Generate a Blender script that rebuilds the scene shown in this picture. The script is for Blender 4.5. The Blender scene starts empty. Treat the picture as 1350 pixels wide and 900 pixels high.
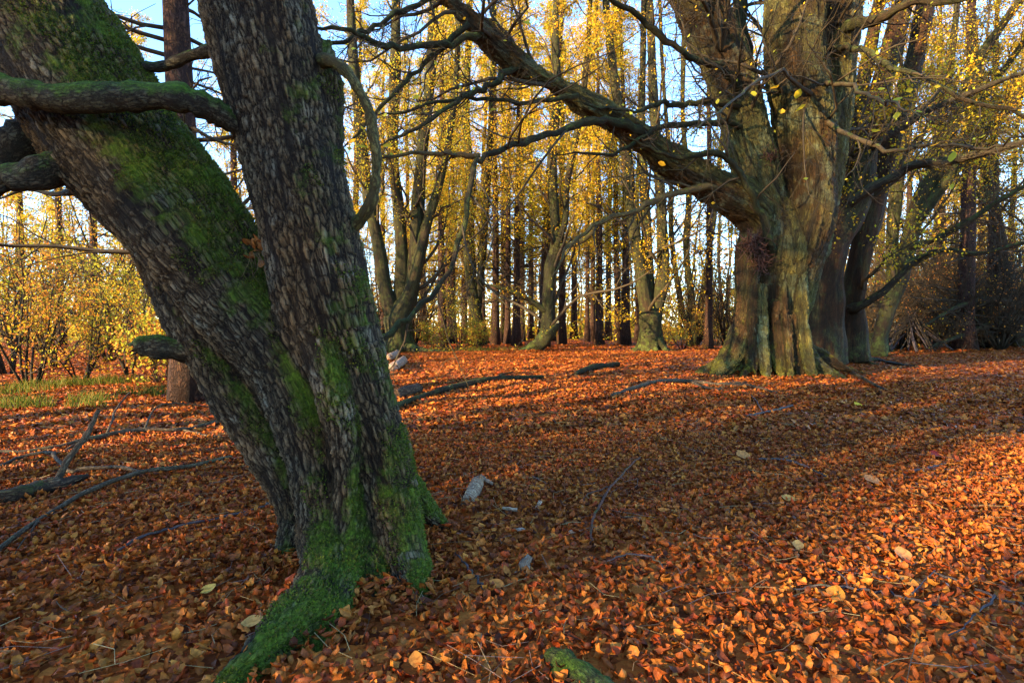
import bpy, math, random
import numpy as np
from mathutils import Vector

R = math.radians
rng = np.random.default_rng(11)
random.seed(11)
scene = bpy.context.scene
COL = scene.collection

# ------------------------------------------------------------------ camera
CAM_H, FPX = 1.2, 750.0                      # eye height; focal length in pixels of a 1350 x 900 picture
PITCH = math.atan(20.0 / FPX)
cam_data = bpy.data.cameras.new('camera')
cam_data.sensor_width = 36.0
cam_data.lens = 36.0 * FPX / 1350.0
cam_data.clip_start = 0.05
cam_data.clip_end = 3000.0
cam = bpy.data.objects.new('camera', cam_data)
COL.objects.link(cam)
cam.location = (0, 0, CAM_H)
cam.rotation_euler = (math.pi / 2 - PITCH, 0, 0)
scene.camera = cam

# ------------------------------------------------------------------ sky, sun, exposure
SUN_EL = R(17.0)
SUN_AZ = np.array([-0.83, -0.56]); SUN_AZ /= np.linalg.norm(SUN_AZ)   # horizontal direction towards the sun
world = bpy.data.worlds.new('World')
scene.world = world
world.use_nodes = True
wn = world.node_tree.nodes
wn.clear()
sky = wn.new('ShaderNodeTexSky')
sky.sky_type = 'NISHITA'
sky.sun_disc = False
sky.sun_elevation = SUN_EL
sky.sun_rotation = math.atan2(SUN_AZ[0], SUN_AZ[1])
sky.altitude = 100
sky.air_density = 1.0
sky.dust_density = 0.0
sky.ozone_density = 4.5
bg = wn.new('ShaderNodeBackground')
bg.inputs['Strength'].default_value = 0.15
wo = wn.new('ShaderNodeOutputWorld')
world.node_tree.links.new(sky.outputs[0], bg.inputs[0])
world.node_tree.links.new(bg.outputs[0], wo.inputs[0])

sun_data = bpy.data.lights.new('sun', 'SUN')
sun_data.energy = 4.5
sun_data.angle = R(0.6)
sun_data.color = (1.0, 0.74, 0.40)
sun = bpy.data.objects.new('sun', sun_data)
COL.objects.link(sun)
sdir = Vector((SUN_AZ[0] * math.cos(SUN_EL), SUN_AZ[1] * math.cos(SUN_EL), math.sin(SUN_EL)))
sun.rotation_euler = sdir.to_track_quat('Z', 'Y').to_euler()
sun.location = (-30, -20, 30)

vs = scene.view_settings
vs.view_transform = 'Standard'
vs.look = 'None'
vs.exposure = 2.68
vs.gamma = 1.0
vs.use_curve_mapping = False
scene.cycles.max_bounces = 6
scene.cycles.diffuse_bounces = 4
scene.cycles.transmission_bounces = 4
scene.cycles.use_denoising = True

# ------------------------------------------------------------------ geometry helpers
def gz(x, y):
    """height of the forest floor"""
    x = np.asarray(x, float); y = np.asarray(y, float)
    near = np.clip((y - 1.0) / 8.0, 0, 1)
    h = 0.035 * np.sin(x * 0.9 + 0.4) * np.sin(y * 0.7 + 1.0) + 0.02 * np.sin(x * 2.3 + y * 1.9) + 0.012 * np.sin(x * 4.1 - y * 3.3 + 2)
    return h * (0.5 + 0.5 * near) + 0.05 * np.sin(x * 0.21 + 1.3) * near

def ray(px, py):
    u = (px - 675.0) / FPX; v = (450.0 - py) / FPX
    c, s = math.cos(PITCH), math.sin(PITCH)
    return np.array([u, c + v * s, -s + v * c])

def P(px, py, depth):
    d = ray(px, py)
    return np.array([0, 0, CAM_H]) + d * (depth / d[1])

def G(px, py, lift=0.0):
    """the point of the forest floor that the photograph shows at px, py"""
    d = ray(px, py)
    t = CAM_H / max(-d[2], 1e-3)
    for _ in range(3):
        p = np.array([0, 0, CAM_H]) + d * t
        t = (CAM_H - float(gz(p[0], p[1]))) / max(-d[2], 1e-3)
    p = np.array([0, 0, CAM_H]) + d * t
    p[2] += lift
    return p

def GL(px, py, z):
    """the point at height z that the photograph shows at px, py"""
    d = ray(px, py)
    return np.array([0, 0, CAM_H]) + d * ((CAM_H - z) / max(-d[2], 1e-3))

def catmull(pts, n):
    """resample an (M,k) polyline smoothly with n points per segment"""
    p = np.asarray(pts, float)
    if len(p) < 3:
        t = np.linspace(0, 1, n + 1)[:, None]
        return p[0] * (1 - t) + p[-1] * t
    q = np.vstack([2 * p[0] - p[1], p, 2 * p[-1] - p[-2]])
    out = []
    for i in range(1, len(q) - 2):
        p0, p1, p2, p3 = q[i - 1], q[i], q[i + 1], q[i + 2]
        t = np.linspace(0, 1, n, endpoint=False)[:, None]
        out.append(0.5 * (2 * p1 + (p2 - p0) * t + (2 * p0 - 5 * p1 + 4 * p2 - p3) * t ** 2 + (3 * p1 - p0 - 3 * p2 + p3) * t ** 3))
    out.append(p[-1:])
    return np.vstack(out)

def norm(v):
    return v / np.maximum(np.linalg.norm(v, axis=-1, keepdims=True), 1e-9)

class MB:
    """collects vertices, faces and point attributes, then makes one mesh"""
    def __init__(self):
        self.v, self.q, self.t, self.co, self.col, self.moss, self.n = [], [], [], [], [], [], 0
    def add(self, v, quads=None, tris=None, co=None, col=None, moss=None):
        v = np.asarray(v, float).reshape(-1, 3)
        m = len(v)
        if quads is not None and len(quads): self.q.append(np.asarray(quads, np.int64) + self.n)
        if tris is not None and len(tris): self.t.append(np.asarray(tris, np.int64) + self.n)
        self.v.append(v)
        self.co.append(v if co is None else np.asarray(co, float).reshape(-1, 3))
        c = np.ones((m, 3)) if col is None else np.broadcast_to(np.asarray(col, float), (m, 3))
        self.col.append(c)
        self.moss.append(np.zeros(m) if moss is None else np.broadcast_to(np.asarray(moss, float), (m,)))
        self.n += m
    def arrays(self):
        return np.vstack(self.v)
    def mesh(self, name, mat, offset=(0, 0, 0), smooth=True):
        me = bpy.data.meshes.new(name)
        v = (np.vstack(self.v) - np.asarray(offset)).astype(np.float32)
        q = np.vstack(self.q) if self.q else np.zeros((0, 4), np.int64)
        t = np.vstack(self.t) if self.t else np.zeros((0, 3), np.int64)
        nl = q.size + t.size
        me.vertices.add(len(v)); me.vertices.foreach_set('co', v.ravel())
        me.loops.add(nl)
        me.loops.foreach_set('vertex_index', np.concatenate([q.ravel(), t.ravel()]).astype(np.int32))
        me.polygons.add(len(q) + len(t))
        starts = np.concatenate([np.arange(len(q)) * 4, q.size + np.arange(len(t)) * 3]).astype(np.int32)
        me.polygons.foreach_set('loop_start', starts)
        me.polygons.foreach_set('use_smooth', np.full(len(q) + len(t), smooth, bool))
        a = me.attributes.new('bark_co', 'FLOAT_VECTOR', 'POINT')
        a.data.foreach_set('vector', np.vstack(self.co).astype(np.float32).ravel())
        a = me.attributes.new('tint', 'FLOAT_VECTOR', 'POINT')
        a.data.foreach_set('vector', np.vstack(self.col).astype(np.float32).ravel())
        a = me.attributes.new('moss', 'FLOAT', 'POINT')
        a.data.foreach_set('value', np.concatenate(self.moss).astype(np.float32))
        me.update(calc_edges=True)
        me.materials.append(mat)
        return me

def obj(name, mb, mat, parent=None, base=(0, 0, 0), kind=None, smooth=True):
    """link a mesh as one object; base is where its (or its thing's) origin stands"""
    me = mb.mesh(name, mat, base, smooth) if isinstance(mb, MB) else mb
    o = bpy.data.objects.new(name, me)
    COL.objects.link(o)
    if parent is not None: o.parent = parent
    else: o.location = base
    if kind: o['kind'] = kind
    return o

def thing(name, label, cat, base, group=None):
    o = bpy.data.objects.new(name, None)
    o.empty_display_size = 0.3
    COL.objects.link(o)
    o.location = base
    return tag(o, label, cat, group)

def tag(o, label, cat, group=None):
    o['label'] = label; o['category'] = cat
    if group: o['group'] = group
    return o

def frames(polys):
    """tangents and two normals along (N,S,3) polylines"""
    T = np.empty_like(polys)
    T[:, 1:-1] = polys[:, 2:] - polys[:, :-2]
    T[:, 0] = polys[:, 1] - polys[:, 0]
    T[:, -1] = polys[:, -1] - polys[:, -2]
    T = norm(T)
    ref = np.where(np.abs(T[:, 0, 2:3]) > 0.9, np.array([[1.0, 0, 0]]), np.array([[0, 0, 1.0]]))
    A = np.empty_like(polys)
    a = norm(np.cross(T[:, 0], ref))
    for s in range(polys.shape[1]):
        a = norm(a - T[:, s] * np.sum(a * T[:, s], -1, keepdims=True))
        A[:, s] = a
    return T, A, np.cross(T, A)

def tubes(mb, polys, radii, sides, lump=0.0, cap=True, moss_fn=None, col=None, twist=None):
    """a batch of tapered tubes along polylines (N,S,3) with radii (N,S)"""
    polys = np.asarray(polys, float)
    if polys.ndim == 2: polys = polys[None]; radii = np.asarray(radii, float)[None]
    N, S, _ = polys.shape
    T, A, B = frames(polys)
    th = np.arange(sides) * 2 * math.pi / sides
    rr = np.repeat(radii[:, :, None], sides, 2)
    if lump:
        ph = rng.uniform(0, 6.28, (N, 1, 1, 4))
        k = np.arange(S)[None, :, None]
        th3 = th[None, None, :]
        rr = rr * (1 + lump * (np.sin(2 * th3 + ph[..., 0] + k * .35) + 0.7 * np.sin(3 * th3 + ph[..., 1] - k * .5) + .7 * np.sin(k * 1.1 + ph[..., 2]) + .4 * np.sin(5 * th3 + ph[..., 3] + k * .2)))
    ct, st = np.cos(th)[None, None, :, None], np.sin(th)[None, None, :, None]
    nrm = A[:, :, None] * ct + B[:, :, None] * st
    V = polys[:, :, None] + nrm * rr[..., None]
    seg = np.linalg.norm(np.diff(polys, axis=1), axis=2)
    s = np.concatenate([np.zeros((N, 1)), np.cumsum(seg, 1)], 1)
    co = np.stack([rr * np.cos(th), rr * np.sin(th), np.repeat(s[:, :, None], sides, 2)], -1)
    co = co + rng.uniform(0, 9, (N, 1, 1, 3))
    idx = np.arange(N * S * sides).reshape(N, S, sides)
    a = idx[:, :-1]; b = idx[:, 1:]
    q = np.stack([a, np.roll(a, -1, 2), np.roll(b, -1, 2), b], -1).reshape(-1, 4)
    tris = None
    if cap and sides > 3:
        tt = []
        for e in (0, S - 1):
            for k in range(1, sides - 1):
                tri = np.stack([idx[:, e, 0], idx[:, e, k + 1], idx[:, e, k]], -1)
                tt.append(tri if e == 0 else tri[:, ::-1])
        tris = np.vstack(tt)
    moss = None
    if moss_fn is not None:
        moss = moss_fn(V.reshape(-1, 3), nrm.reshape(-1, 3))
    mb.add(V.reshape(-1, 3), q, tris, co.reshape(-1, 3), col, moss)

def one_tube(pts, sides=10, n=4, lump=0.05, moss_fn=None, mb=None, wob=0.0):
    """pts: rows of x, y, z, r"""
    c = catmull(pts, n)
    c[1:-1, 3] *= 1 + rng.uniform(-.10, .16, len(c) - 2)
    c[:, 3] = np.maximum(c[:, 3], 0.0008)
    if wob:
        c[1:-1, :3] += rng.normal(0, wob, (len(c) - 2, 3))
    mb = mb or MB()
    tubes(mb, c[:, :3], c[:, 3], sides, lump, True, moss_fn)
    return mb

def px_pts(rows):
    """rows of px, py, depth, radius in px -> rows of x, y, z, r"""
    return np.array([[*P(a, b, d), r * d / FPX] for a, b, d, r in rows])

# ---- implicit surface for gnarled trunks: smooth union of tapered chains, meshed with surface nets
OFF = [(i, j, k) for i in (0, 1) for j in (0, 1) for k in (0, 1)]
def surface_nets(F, origin, h):
    S = F < 0
    cnt = sum(S[i:F.shape[0] - 1 + i, j:F.shape[1] - 1 + j, k:F.shape[2] - 1 + k].astype(np.int8) for i, j, k in OFF)
    act = (cnt > 0) & (cnt < 8)
    ai, aj, ak = np.nonzero(act)
    idx = np.full(act.shape, -1, np.int64)
    idx[act] = np.arange(len(ai))
    acc = np.zeros((len(ai), 3)); num = np.zeros(len(ai))
    for o1 in OFF:
        for ax in range(3):
            if o1[ax]: continue
            o2 = list(o1); o2[ax] = 1
            f1 = F[ai + o1[0], aj + o1[1], ak + o1[2]]; f2 = F[ai + o2[0], aj + o2[1], ak + o2[2]]
            m = (f1 < 0) != (f2 < 0)
            t = np.where(m, f1 / np.where(m, f1 - f2, 1), 0)
            pos = np.array(o1, float)[None] + t[:, None] * np.eye(3)[ax][None]
            acc += pos * m[:, None]; num += m
    V = (np.stack([ai, aj, ak], 1) + acc / num[:, None]) * h + origin
    Q = []
    for ax in range(3):
        sl0 = [slice(None)] * 3; sl1 = [slice(None)] * 3
        sl0[ax] = slice(0, -1); sl1[ax] = slice(1, None)
        D = S[tuple(sl0)].astype(np.int8) - S[tuple(sl1)].astype(np.int8)
        e = np.stack(np.nonzero(D), 1)
        b, c = (ax + 1) % 3, (ax + 2) % 3
        ok = (e[:, b] > 0) & (e[:, c] > 0) & (e[:, b] < act.shape[b]) & (e[:, c] < act.shape[c])
        e = e[ok]; sgn = D[tuple(e.T)]
        def cell(db, dc):
            f = e.copy(); f[:, b] += db; f[:, c] += dc
            return idx[tuple(f.T)]
        quad = np.stack([cell(-1, -1), cell(0, -1), cell(0, 0), cell(-1, 0)], 1)
        quad[sgn < 0] = quad[sgn < 0][:, ::-1]
        Q.append(quad)
    return V, np.vstack(Q)

def organic(chains, h, k, lumps=0.012, lump_freq=6.0, zmin=-0.25, carve=()):
    """chains: list of (M,4) arrays x,y,z,r; returns MB with bark coordinates"""
    chains = [catmull(c, 4) for c in chains]
    allp = np.vstack(chains)
    pad = allp[:, 3].max() + 0.15
    lo = allp[:, :3].min(0) - pad; hi = allp[:, :3].max(0) + pad
    lo[2] = max(lo[2], zmin)
    n = np.ceil((hi - lo) / h).astype(int) + 1
    F = np.full(n, 0.4, np.float32)
    ax = [lo[i] + np.arange(n[i]) * h for i in range(3)]
    def box(c, extra):
        m = (c[:, 3].max() + extra)
        a = np.maximum(((c[:, :3].min(0) - m - lo) / h).astype(int), 0)
        b = np.minimum(((c[:, :3].max(0) + m - lo) / h).astype(int) + 2, n)
        return tuple(slice(a[i], b[i]) for i in range(3))
    for c in chains:
        sl = box(c, k + 0.08)
        D = np.full(tuple(s.stop - s.start for s in sl), 0.4, np.float32)
        for a, b in zip(c[:-1], c[1:]):
            s2 = box(np.stack([a, b]), k + 0.08)
            loc = tuple(slice(s2[i].start - sl[i].start, s2[i].stop - sl[i].start) for i in range(3))
            X = ax[0][s2[0]][:, None, None] - a[0]; Y = ax[1][s2[1]][None, :, None] - a[1]; Z = ax[2][s2[2]][None, None, :] - a[2]
            d = b[:3] - a[:3]; L = max(float(d @ d), 1e-9)
            t = np.clip((X * d[0] + Y * d[1] + Z * d[2]) / L, 0, 1)
            dist = np.sqrt((X - t * d[0]) ** 2 + (Y - t * d[1]) ** 2 + (Z - t * d[2]) ** 2) - (a[3] + t * (b[3] - a[3]))
            D[loc] = np.minimum(D[loc], dist)
        f = F[sl]
        hh = np.maximum(k - np.abs(f - D), 0) / k
        F[sl] = np.minimum(f, D) - hh * hh * k * 0.25
    if lumps:
        g = np.random.default_rng(5)
        near = np.nonzero(np.abs(F) < 0.12)
        p = np.stack([ax[i][near[i]] for i in range(3)], 1)
        w = 0
        for o in range(3):
            for _ in range(4):
                d = g.normal(size=3) * np.array([1, 1, 0.45]) * lump_freq * 1.9 ** o
                w = w + np.sin(p @ d + g.uniform(0, 6.28)) * lumps / (2 * 1.7 ** o)
        F[near] += w.astype(np.float32)
    V, Q = surface_nets(F, lo, h)
    # bark coordinates from the nearest chain
    best = np.full(len(V), 1e9); co = np.zeros((len(V), 3)); nr = np.zeros((len(V), 3))
    for ci, c in enumerate(chains):
        T, A, B = frames(c[None, :, :3])
        s0 = 0.0
        for i, (a, b) in enumerate(zip(c[:-1], c[1:])):
            d = b[:3] - a[:3]; L = float(d @ d)
            t = np.clip(((V - a[:3]) @ d) / max(L, 1e-9), 0, 1)
            r = V - a[:3] - t[:, None] * d
            dist = np.linalg.norm(r, axis=1) - (a[3] + t * (b[3] - a[3]))
            m = dist < best
            if m.any():
                best[m] = dist[m]
                co[m] = np.stack([r[m] @ A[0, i], r[m] @ B[0, i], s0 + t[m] * math.sqrt(L)], 1) + ci * np.array([1.7, 2.3, 3.1])
                nr[m] = norm(r[m])
            s0 += math.sqrt(L)
    return V, Q, co, nr

# ---- vectorised branching
def grow(parents, per, t0, length, ang, up, wander, segs, r_ratio, rg, taper=0.25, lmin=0.6, shape=0.5, prad=None):
    """children for every parent polyline: parents (N,S,3), prad (N,S)"""
    N, S, _ = parents.shape
    M = N * per
    pi = np.repeat(np.arange(N), per)
    t = t0 + (1 - t0) * ((np.tile(np.arange(per), N) + rg.uniform(0, 1, M)) / per)
    f = np.clip(t, 0, 0.999) * (S - 1)
    i = f.astype(int); w = (f - i)[:, None]
    p0 = parents[pi, i] * (1 - w) + parents[pi, i + 1] * w
    tan = norm(parents[pi, i + 1] - parents[pi, i])
    pr = prad[pi, i] * (1 - w[:, 0]) + prad[pi, i + 1] * w[:, 0]
    rnd = rg.normal(size=(M, 3))
    perp = norm(rnd - tan * np.sum(rnd * tan, -1, keepdims=True))
    a = ang * rg.uniform(0.7, 1.3, M)[:, None]
    d = tan * np.cos(a) + perp * np.sin(a)
    plen = np.linalg.norm(np.diff(parents, axis=1), axis=2).sum(1)[pi]
    L = plen * length * rg.uniform(lmin, 1.15, M) * (1 - shape * (t - t0) / max(1 - t0, .01))
    out = np.empty((M, segs + 1, 3)); out[:, 0] = p0
    for s in range(segs):
        d = norm(d + rg.normal(0, wander, (M, 3)) + np.array([0, 0, up]))
        out[:, s + 1] = out[:, s] + d * (L / segs)[:, None]
    r0 = np.minimum(pr * r_ratio, np.maximum(L * 0.02, 0.004))
    rad = r0[:, None] * np.linspace(1, taper, segs + 1)[None]
    return out, rad

LEAF_V = np.array([[0, 0, 0], [0.32, 0.5, 0.06], [0, 1, 0.0], [-0.32, 0.5, 0.06]])
def leaf_cards(mb, pts, size, palette, rg, droop=0.0, var=0.35):
    n = len(pts)
    d = rg.normal(size=(n, 3)); d[:, 2] -= droop; d = norm(d)
    s = norm(np.cross(d, rg.normal(size=(n, 3))))
    u = np.cross(s, d)
    sz = size * rg.uniform(1 - var, 1 + var, n)
    V = pts[:, None] + (s[:, None] * LEAF_V[None, :, :1] + d[:, None] * LEAF_V[None, :, 1:2] + u[:, None] * LEAF_V[None, :, 2:]) * sz[:, None, None]
    idx = np.arange(n * 4).reshape(n, 4)
    pal = np.asarray(palette)
    c = pal[rg.integers(0, len(pal), n)] * rg.uniform(0.75, 1.2, (n, 1))
    mb.add(V.reshape(-1, 3), idx, None, None, np.repeat(c, 4, 0))

# ------------------------------------------------------------------ materials
def nodes(name):
    m = bpy.data.materials.new(name)
    m.use_nodes = True
    nt = m.node_tree
    nt.nodes.clear()
    return m, nt
def N(nt, t, **kw):
    n = nt.nodes.new(t)
    for k, v in kw.items(): setattr(n, k, v)
    return n
def L(nt, a, b): nt.links.new(a, b)
def ramp(nt, src, stops):
    r = N(nt, 'ShaderNodeValToRGB')
    e = r.color_ramp.elements
    while len(e) < len(stops): e.new(0.5)
    for el, (p, c) in zip(e, stops):
        el.position = p; el.color = (*c, 1) if hasattr(c, '__len__') else (c, c, c, 1)
    L(nt, src, r.inputs[0])
    return r.outputs[0]
def mixc(nt, fac, a, b, blend='MIX'):
    m = N(nt, 'ShaderNodeMix', data_type='RGBA', blend_type=blend)
    for sock, v in ((m.inputs[0], fac), (m.inputs[6], a), (m.inputs[7], b)):
        if isinstance(v, (int, float)): sock.default_value = v
        elif isinstance(v, tuple): sock.default_value = (*v, 1)
        else: L(nt, v, sock)
    return m.outputs[2]
def math_n(nt, op, a, b=0.0, c=0.0):
    m = N(nt, 'ShaderNodeMath', operation=op)
    for s, v in zip(m.inputs, (a, b, c)):
        if isinstance(v, (int, float)): s.default_value = v
        else: L(nt, v, s)
    return m.outputs[0]

def bark(name, ridge, ridge2, fissure, cells, stretch, depth, moss=(0.045, 0.085, 0.008), moss_amt=1.0, lichen=None, lichen_amt=0.0, base_moss=0.0, edge=0.22, disp=True, tint_noise=2.0, warp=3.4, folds=False, patch=None, patch_at=0.55):
    """furrowed bark: plates between dark fissures, or long sinewy folds; colour patches, lichen and moss"""
    m, nt = nodes(name)
    at = N(nt, 'ShaderNodeAttribute', attribute_name='bark_co')
    mp = N(nt, 'ShaderNodeMapping'); mp.inputs['Scale'].default_value = (cells, cells, cells * stretch)
    L(nt, at.outputs['Vector'], mp.inputs[0])
    nz = N(nt, 'ShaderNodeTexNoise'); nz.inputs['Scale'].default_value = 0.55; nz.inputs['Detail'].default_value = 5; nz.inputs['Roughness'].default_value = 0.65
    L(nt, mp.outputs[0], nz.inputs['Vector'])
    dis = N(nt, 'ShaderNodeVectorMath', operation='MULTIPLY_ADD')
    L(nt, nz.outputs['Color'], dis.inputs[0]); dis.inputs[1].default_value = (warp, warp, warp * .8); L(nt, mp.outputs[0], dis.inputs[2])
    fine = N(nt, 'ShaderNodeTexNoise'); fine.inputs['Scale'].default_value = 2.6; fine.inputs['Detail'].default_value = 7; fine.inputs['Roughness'].default_value = 0.72
    if folds:
        L(nt, dis.outputs[0], fine.inputs['Vector'])
    else:
        fmp = N(nt, 'ShaderNodeMapping'); fmp.inputs['Scale'].default_value = (cells, cells, cells * 0.75)
        L(nt, at.outputs['Vector'], fmp.inputs[0]); L(nt, fmp.outputs[0], fine.inputs['Vector'])
    big = N(nt, 'ShaderNodeTexNoise'); big.inputs['Scale'].default_value = tint_noise; big.inputs['Detail'].default_value = 6; big.inputs['Roughness'].default_value = 0.6
    L(nt, at.outputs['Vector'], big.inputs['Vector'])
    if folds:
        fo = N(nt, 'ShaderNodeTexNoise'); fo.inputs['Scale'].default_value = 0.9; fo.inputs['Detail'].default_value = 6; fo.inputs['Roughness'].default_value = 0.62; fo.inputs['Distortion'].default_value = 0.4
        L(nt, dis.outputs[0], fo.inputs['Vector'])
        plate = ramp(nt, fo.outputs['Fac'], [(0.34, 0.0), (0.45, 0.3), (0.53, 0.75), (0.66, 1.0)])
        cellv = fo.outputs['Fac']
    else:
        vo = N(nt, 'ShaderNodeTexVoronoi', feature='DISTANCE_TO_EDGE'); vo.inputs['Scale'].default_value = 1.0
        L(nt, dis.outputs[0], vo.inputs['Vector'])
        v1 = N(nt, 'ShaderNodeTexVoronoi', feature='F1'); v1.inputs['Scale'].default_value = 1.0
        L(nt, dis.outputs[0], v1.inputs['Vector'])
        sc_ = N(nt, 'ShaderNodeSeparateColor'); L(nt, v1.outputs['Color'], sc_.inputs[0])
        cellv = sc_.outputs[0]
        dd = math_n(nt, 'ADD', vo.outputs['Distance'], math_n(nt, 'MULTIPLY_ADD', fine.outputs['Fac'], 0.42, -0.21))
        plate = ramp(nt, dd, [(0.0, 0.0), (edge * 0.5, 0.4), (edge, 0.8), (0.6, 1.0)])
    if not folds:      # long furrows running along the stem between the plates
        fm_ = N(nt, 'ShaderNodeVectorMath', operation='MULTIPLY'); fm_.inputs[1].default_value = (0.60, 0.60, 0.30)
        L(nt, dis.outputs[0], fm_.inputs[0])
        fu = N(nt, 'ShaderNodeTexNoise'); fu.inputs['Scale'].default_value = 1.0; fu.inputs['Detail'].default_value = 3
        L(nt, fm_.outputs[0], fu.inputs['Vector'])
        fur = ramp(nt, fu.outputs['Fac'], [(0.38, 0.1), (0.45, 0.7), (0.52, 1.0)])
        plate = math_n(nt, 'MULTIPLY', plate, fur)
    else:
        cm_ = N(nt, 'ShaderNodeVectorMath', operation='MULTIPLY'); cm_.inputs[1].default_value = (3.4, 3.4, 4.2)
        L(nt, dis.outputs[0], cm_.inputs[0])
        ck = N(nt, 'ShaderNodeTexVoronoi', feature='DISTANCE_TO_EDGE'); ck.inputs['Scale'].default_value = 1.0
        L(nt, cm_.outputs[0], ck.inputs['Vector'])
        plate = math_n(nt, 'MULTIPLY', plate, ramp(nt, ck.outputs['Distance'], [(0.0, 0.35), (0.16, 1.0)]))
    rc = mixc(nt, ramp(nt, big.outputs['Fac'], [(0.40, 0.0), (0.60, 1.0)]), ridge, ridge2)
    rc = mixc(nt, math_n(nt, 'MULTIPLY_ADD', cellv, 0.45, 0.0), rc, mixc(nt, 1.0, rc, (0.62, 0.60, 0.58), 'MULTIPLY'))
    rc = mixc(nt, ramp(nt, fine.outputs['Fac'], [(0.32, 0.0), (0.66, 1.0)]), mixc(nt, 1.0, rc, (0.48, 0.46, 0.44), 'MULTIPLY'), rc)
    if patch:
        pn = N(nt, 'ShaderNodeTexNoise'); pn.inputs['Scale'].default_value = tint_noise * 0.9; pn.inputs['Detail'].default_value = 7; pn.inputs['Roughness'].default_value = 0.62
        pv = N(nt, 'ShaderNodeVectorMath', operation='MULTIPLY_ADD'); pv.inputs[1].default_value = (1, 1, 0.45); pv.inputs[2].default_value = (7, 3, 5)
        L(nt, at.outputs['Vector'], pv.inputs[0]); L(nt, pv.outputs[0], pn.inputs['Vector'])
        rc = mixc(nt, ramp(nt, pn.outputs['Fac'], [(patch_at - 0.05, 0.0), (patch_at + 0.05, 0.9)]), rc, mixc(nt, fine.outputs['Fac'], tuple(x * 0.5 for x in patch), tuple(x * 1.4 for x in patch)))
    c = mixc(nt, plate, fissure, rc)
    if lichen:
        ln = N(nt, 'ShaderNodeTexNoise'); ln.inputs['Scale'].default_value = 5.5 if not folds else 1.3; ln.inputs['Detail'].default_value = 8; ln.inputs['Roughness'].default_value = 0.72
        L(nt, at.outputs['Vector'], ln.inputs['Vector'])
        lf = ramp(nt, ln.outputs['Fac'], [(0.53, 0.0), (0.64, lichen_amt)])
        c = mixc(nt, math_n(nt, 'MULTIPLY', lf, plate), c, lichen)
    ma = N(nt, 'ShaderNodeAttribute', attribute_name='moss')
    mn = N(nt, 'ShaderNodeTexNoise'); mn.inputs['Scale'].default_value = 5.0; mn.inputs['Detail'].default_value = 8; mn.inputs['Roughness'].default_value = 0.72
    L(nt, at.outputs['Vector'], mn.inputs['Vector'])
    mv = math_n(nt, 'ADD', math_n(nt, 'MULTIPLY', ma.outputs['Fac'], moss_amt), base_moss)
    mv = math_n(nt, 'ADD', mv, math_n(nt, 'MULTIPLY_ADD', mn.outputs['Fac'], 3.0, -1.5))
    mv = math_n(nt, 'ADD', mv, math_n(nt, 'MULTIPLY_ADD', plate, 0.16, -0.12))
    mf = ramp(nt, mv, [(0.25, 0.0), (0.75, 0.88)])
    mfine = N(nt, 'ShaderNodeTexNoise'); mfine.inputs['Scale'].default_value = 60.0; mfine.inputs['Detail'].default_value = 4
    L(nt, at.outputs['Vector'], mfine.inputs['Vector'])
    mossc = mixc(nt, ramp(nt, math_n(nt, 'ADD', math_n(nt, 'MULTIPLY', fine.outputs['Fac'], 0.5), math_n(nt, 'MULTIPLY', mfine.outputs['Fac'], 0.5)), [(0.36, 0.0), (0.64, 1.0)]), tuple(x * 0.25 for x in moss), tuple(x * 1.5 for x in moss))
    c = mixc(nt, mf, c, mossc)
    bs = N(nt, 'ShaderNodeBsdfPrincipled')
    L(nt, c, bs.inputs['Base Color'])
    bs.inputs['Roughness'].default_value = 0.75
    bs.inputs['Specular IOR Level'].default_value = 0.12
    height = math_n(nt, 'ADD', plate, math_n(nt, 'MULTIPLY', fine.outputs['Fac'], 0.9))
    height = math_n(nt, 'ADD', height, math_n(nt, 'MULTIPLY', mf, math_n(nt, 'MULTIPLY', mfine.outputs['Fac'], 0.35)))
    out = N(nt, 'ShaderNodeOutputMaterial')
    if disp:
        dn = N(nt, 'ShaderNodeDisplacement'); dn.inputs['Midlevel'].default_value = 1.0; dn.inputs['Scale'].default_value = depth
        L(nt, height, dn.inputs['Height'])
        L(nt, dn.outputs[0], out.inputs['Displacement'])
        m.displacement_method = 'BOTH'
    else:
        bp = N(nt, 'ShaderNodeBump'); bp.inputs['Distance'].default_value = depth; bp.inputs['Strength'].default_value = 1.0
        L(nt, height, bp.inputs['Height']); L(nt, bp.outputs[0], bs.inputs['Normal'])
    L(nt, bs.outputs[0], out.inputs['Surface'])
    return m

def leaf_mat(name, trans=0.4, rough=0.6, noise=0.0, gloss=0.12):
    m, nt = nodes(name)
    at = N(nt, 'ShaderNodeAttribute', attribute_name='tint')
    c = at.outputs['Color']
    if noise:
        nz = N(nt, 'ShaderNodeTexNoise'); nz.inputs['Scale'].default_value = noise; nz.inputs['Detail'].default_value = 3
        g = N(nt, 'ShaderNodeTexCoord'); L(nt, g.outputs['Object'], nz.inputs['Vector'])
        c = mixc(nt, ramp(nt, nz.outputs['Fac'], [(0.35, 0.55), (0.6, 1.0)]), (0, 0, 0), c)
    bs = N(nt, 'ShaderNodeBsdfPrincipled')
    L(nt, c, bs.inputs['Base Color']); bs.inputs['Roughness'].default_value = rough
    bs.inputs['Specular IOR Level'].default_value = gloss
    tr = N(nt, 'ShaderNodeBsdfTranslucent'); L(nt, c, tr.inputs['Color'])
    mx = N(nt, 'ShaderNodeMixShader'); mx.inputs[0].default_value = trans
    L(nt, bs.outputs[0], mx.inputs[1]); L(nt, tr.outputs[0], mx.inputs[2])
    out = N(nt, 'ShaderNodeOutputMaterial'); L(nt, mx.outputs[0], out.inputs['Surface'])
    return m

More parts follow.
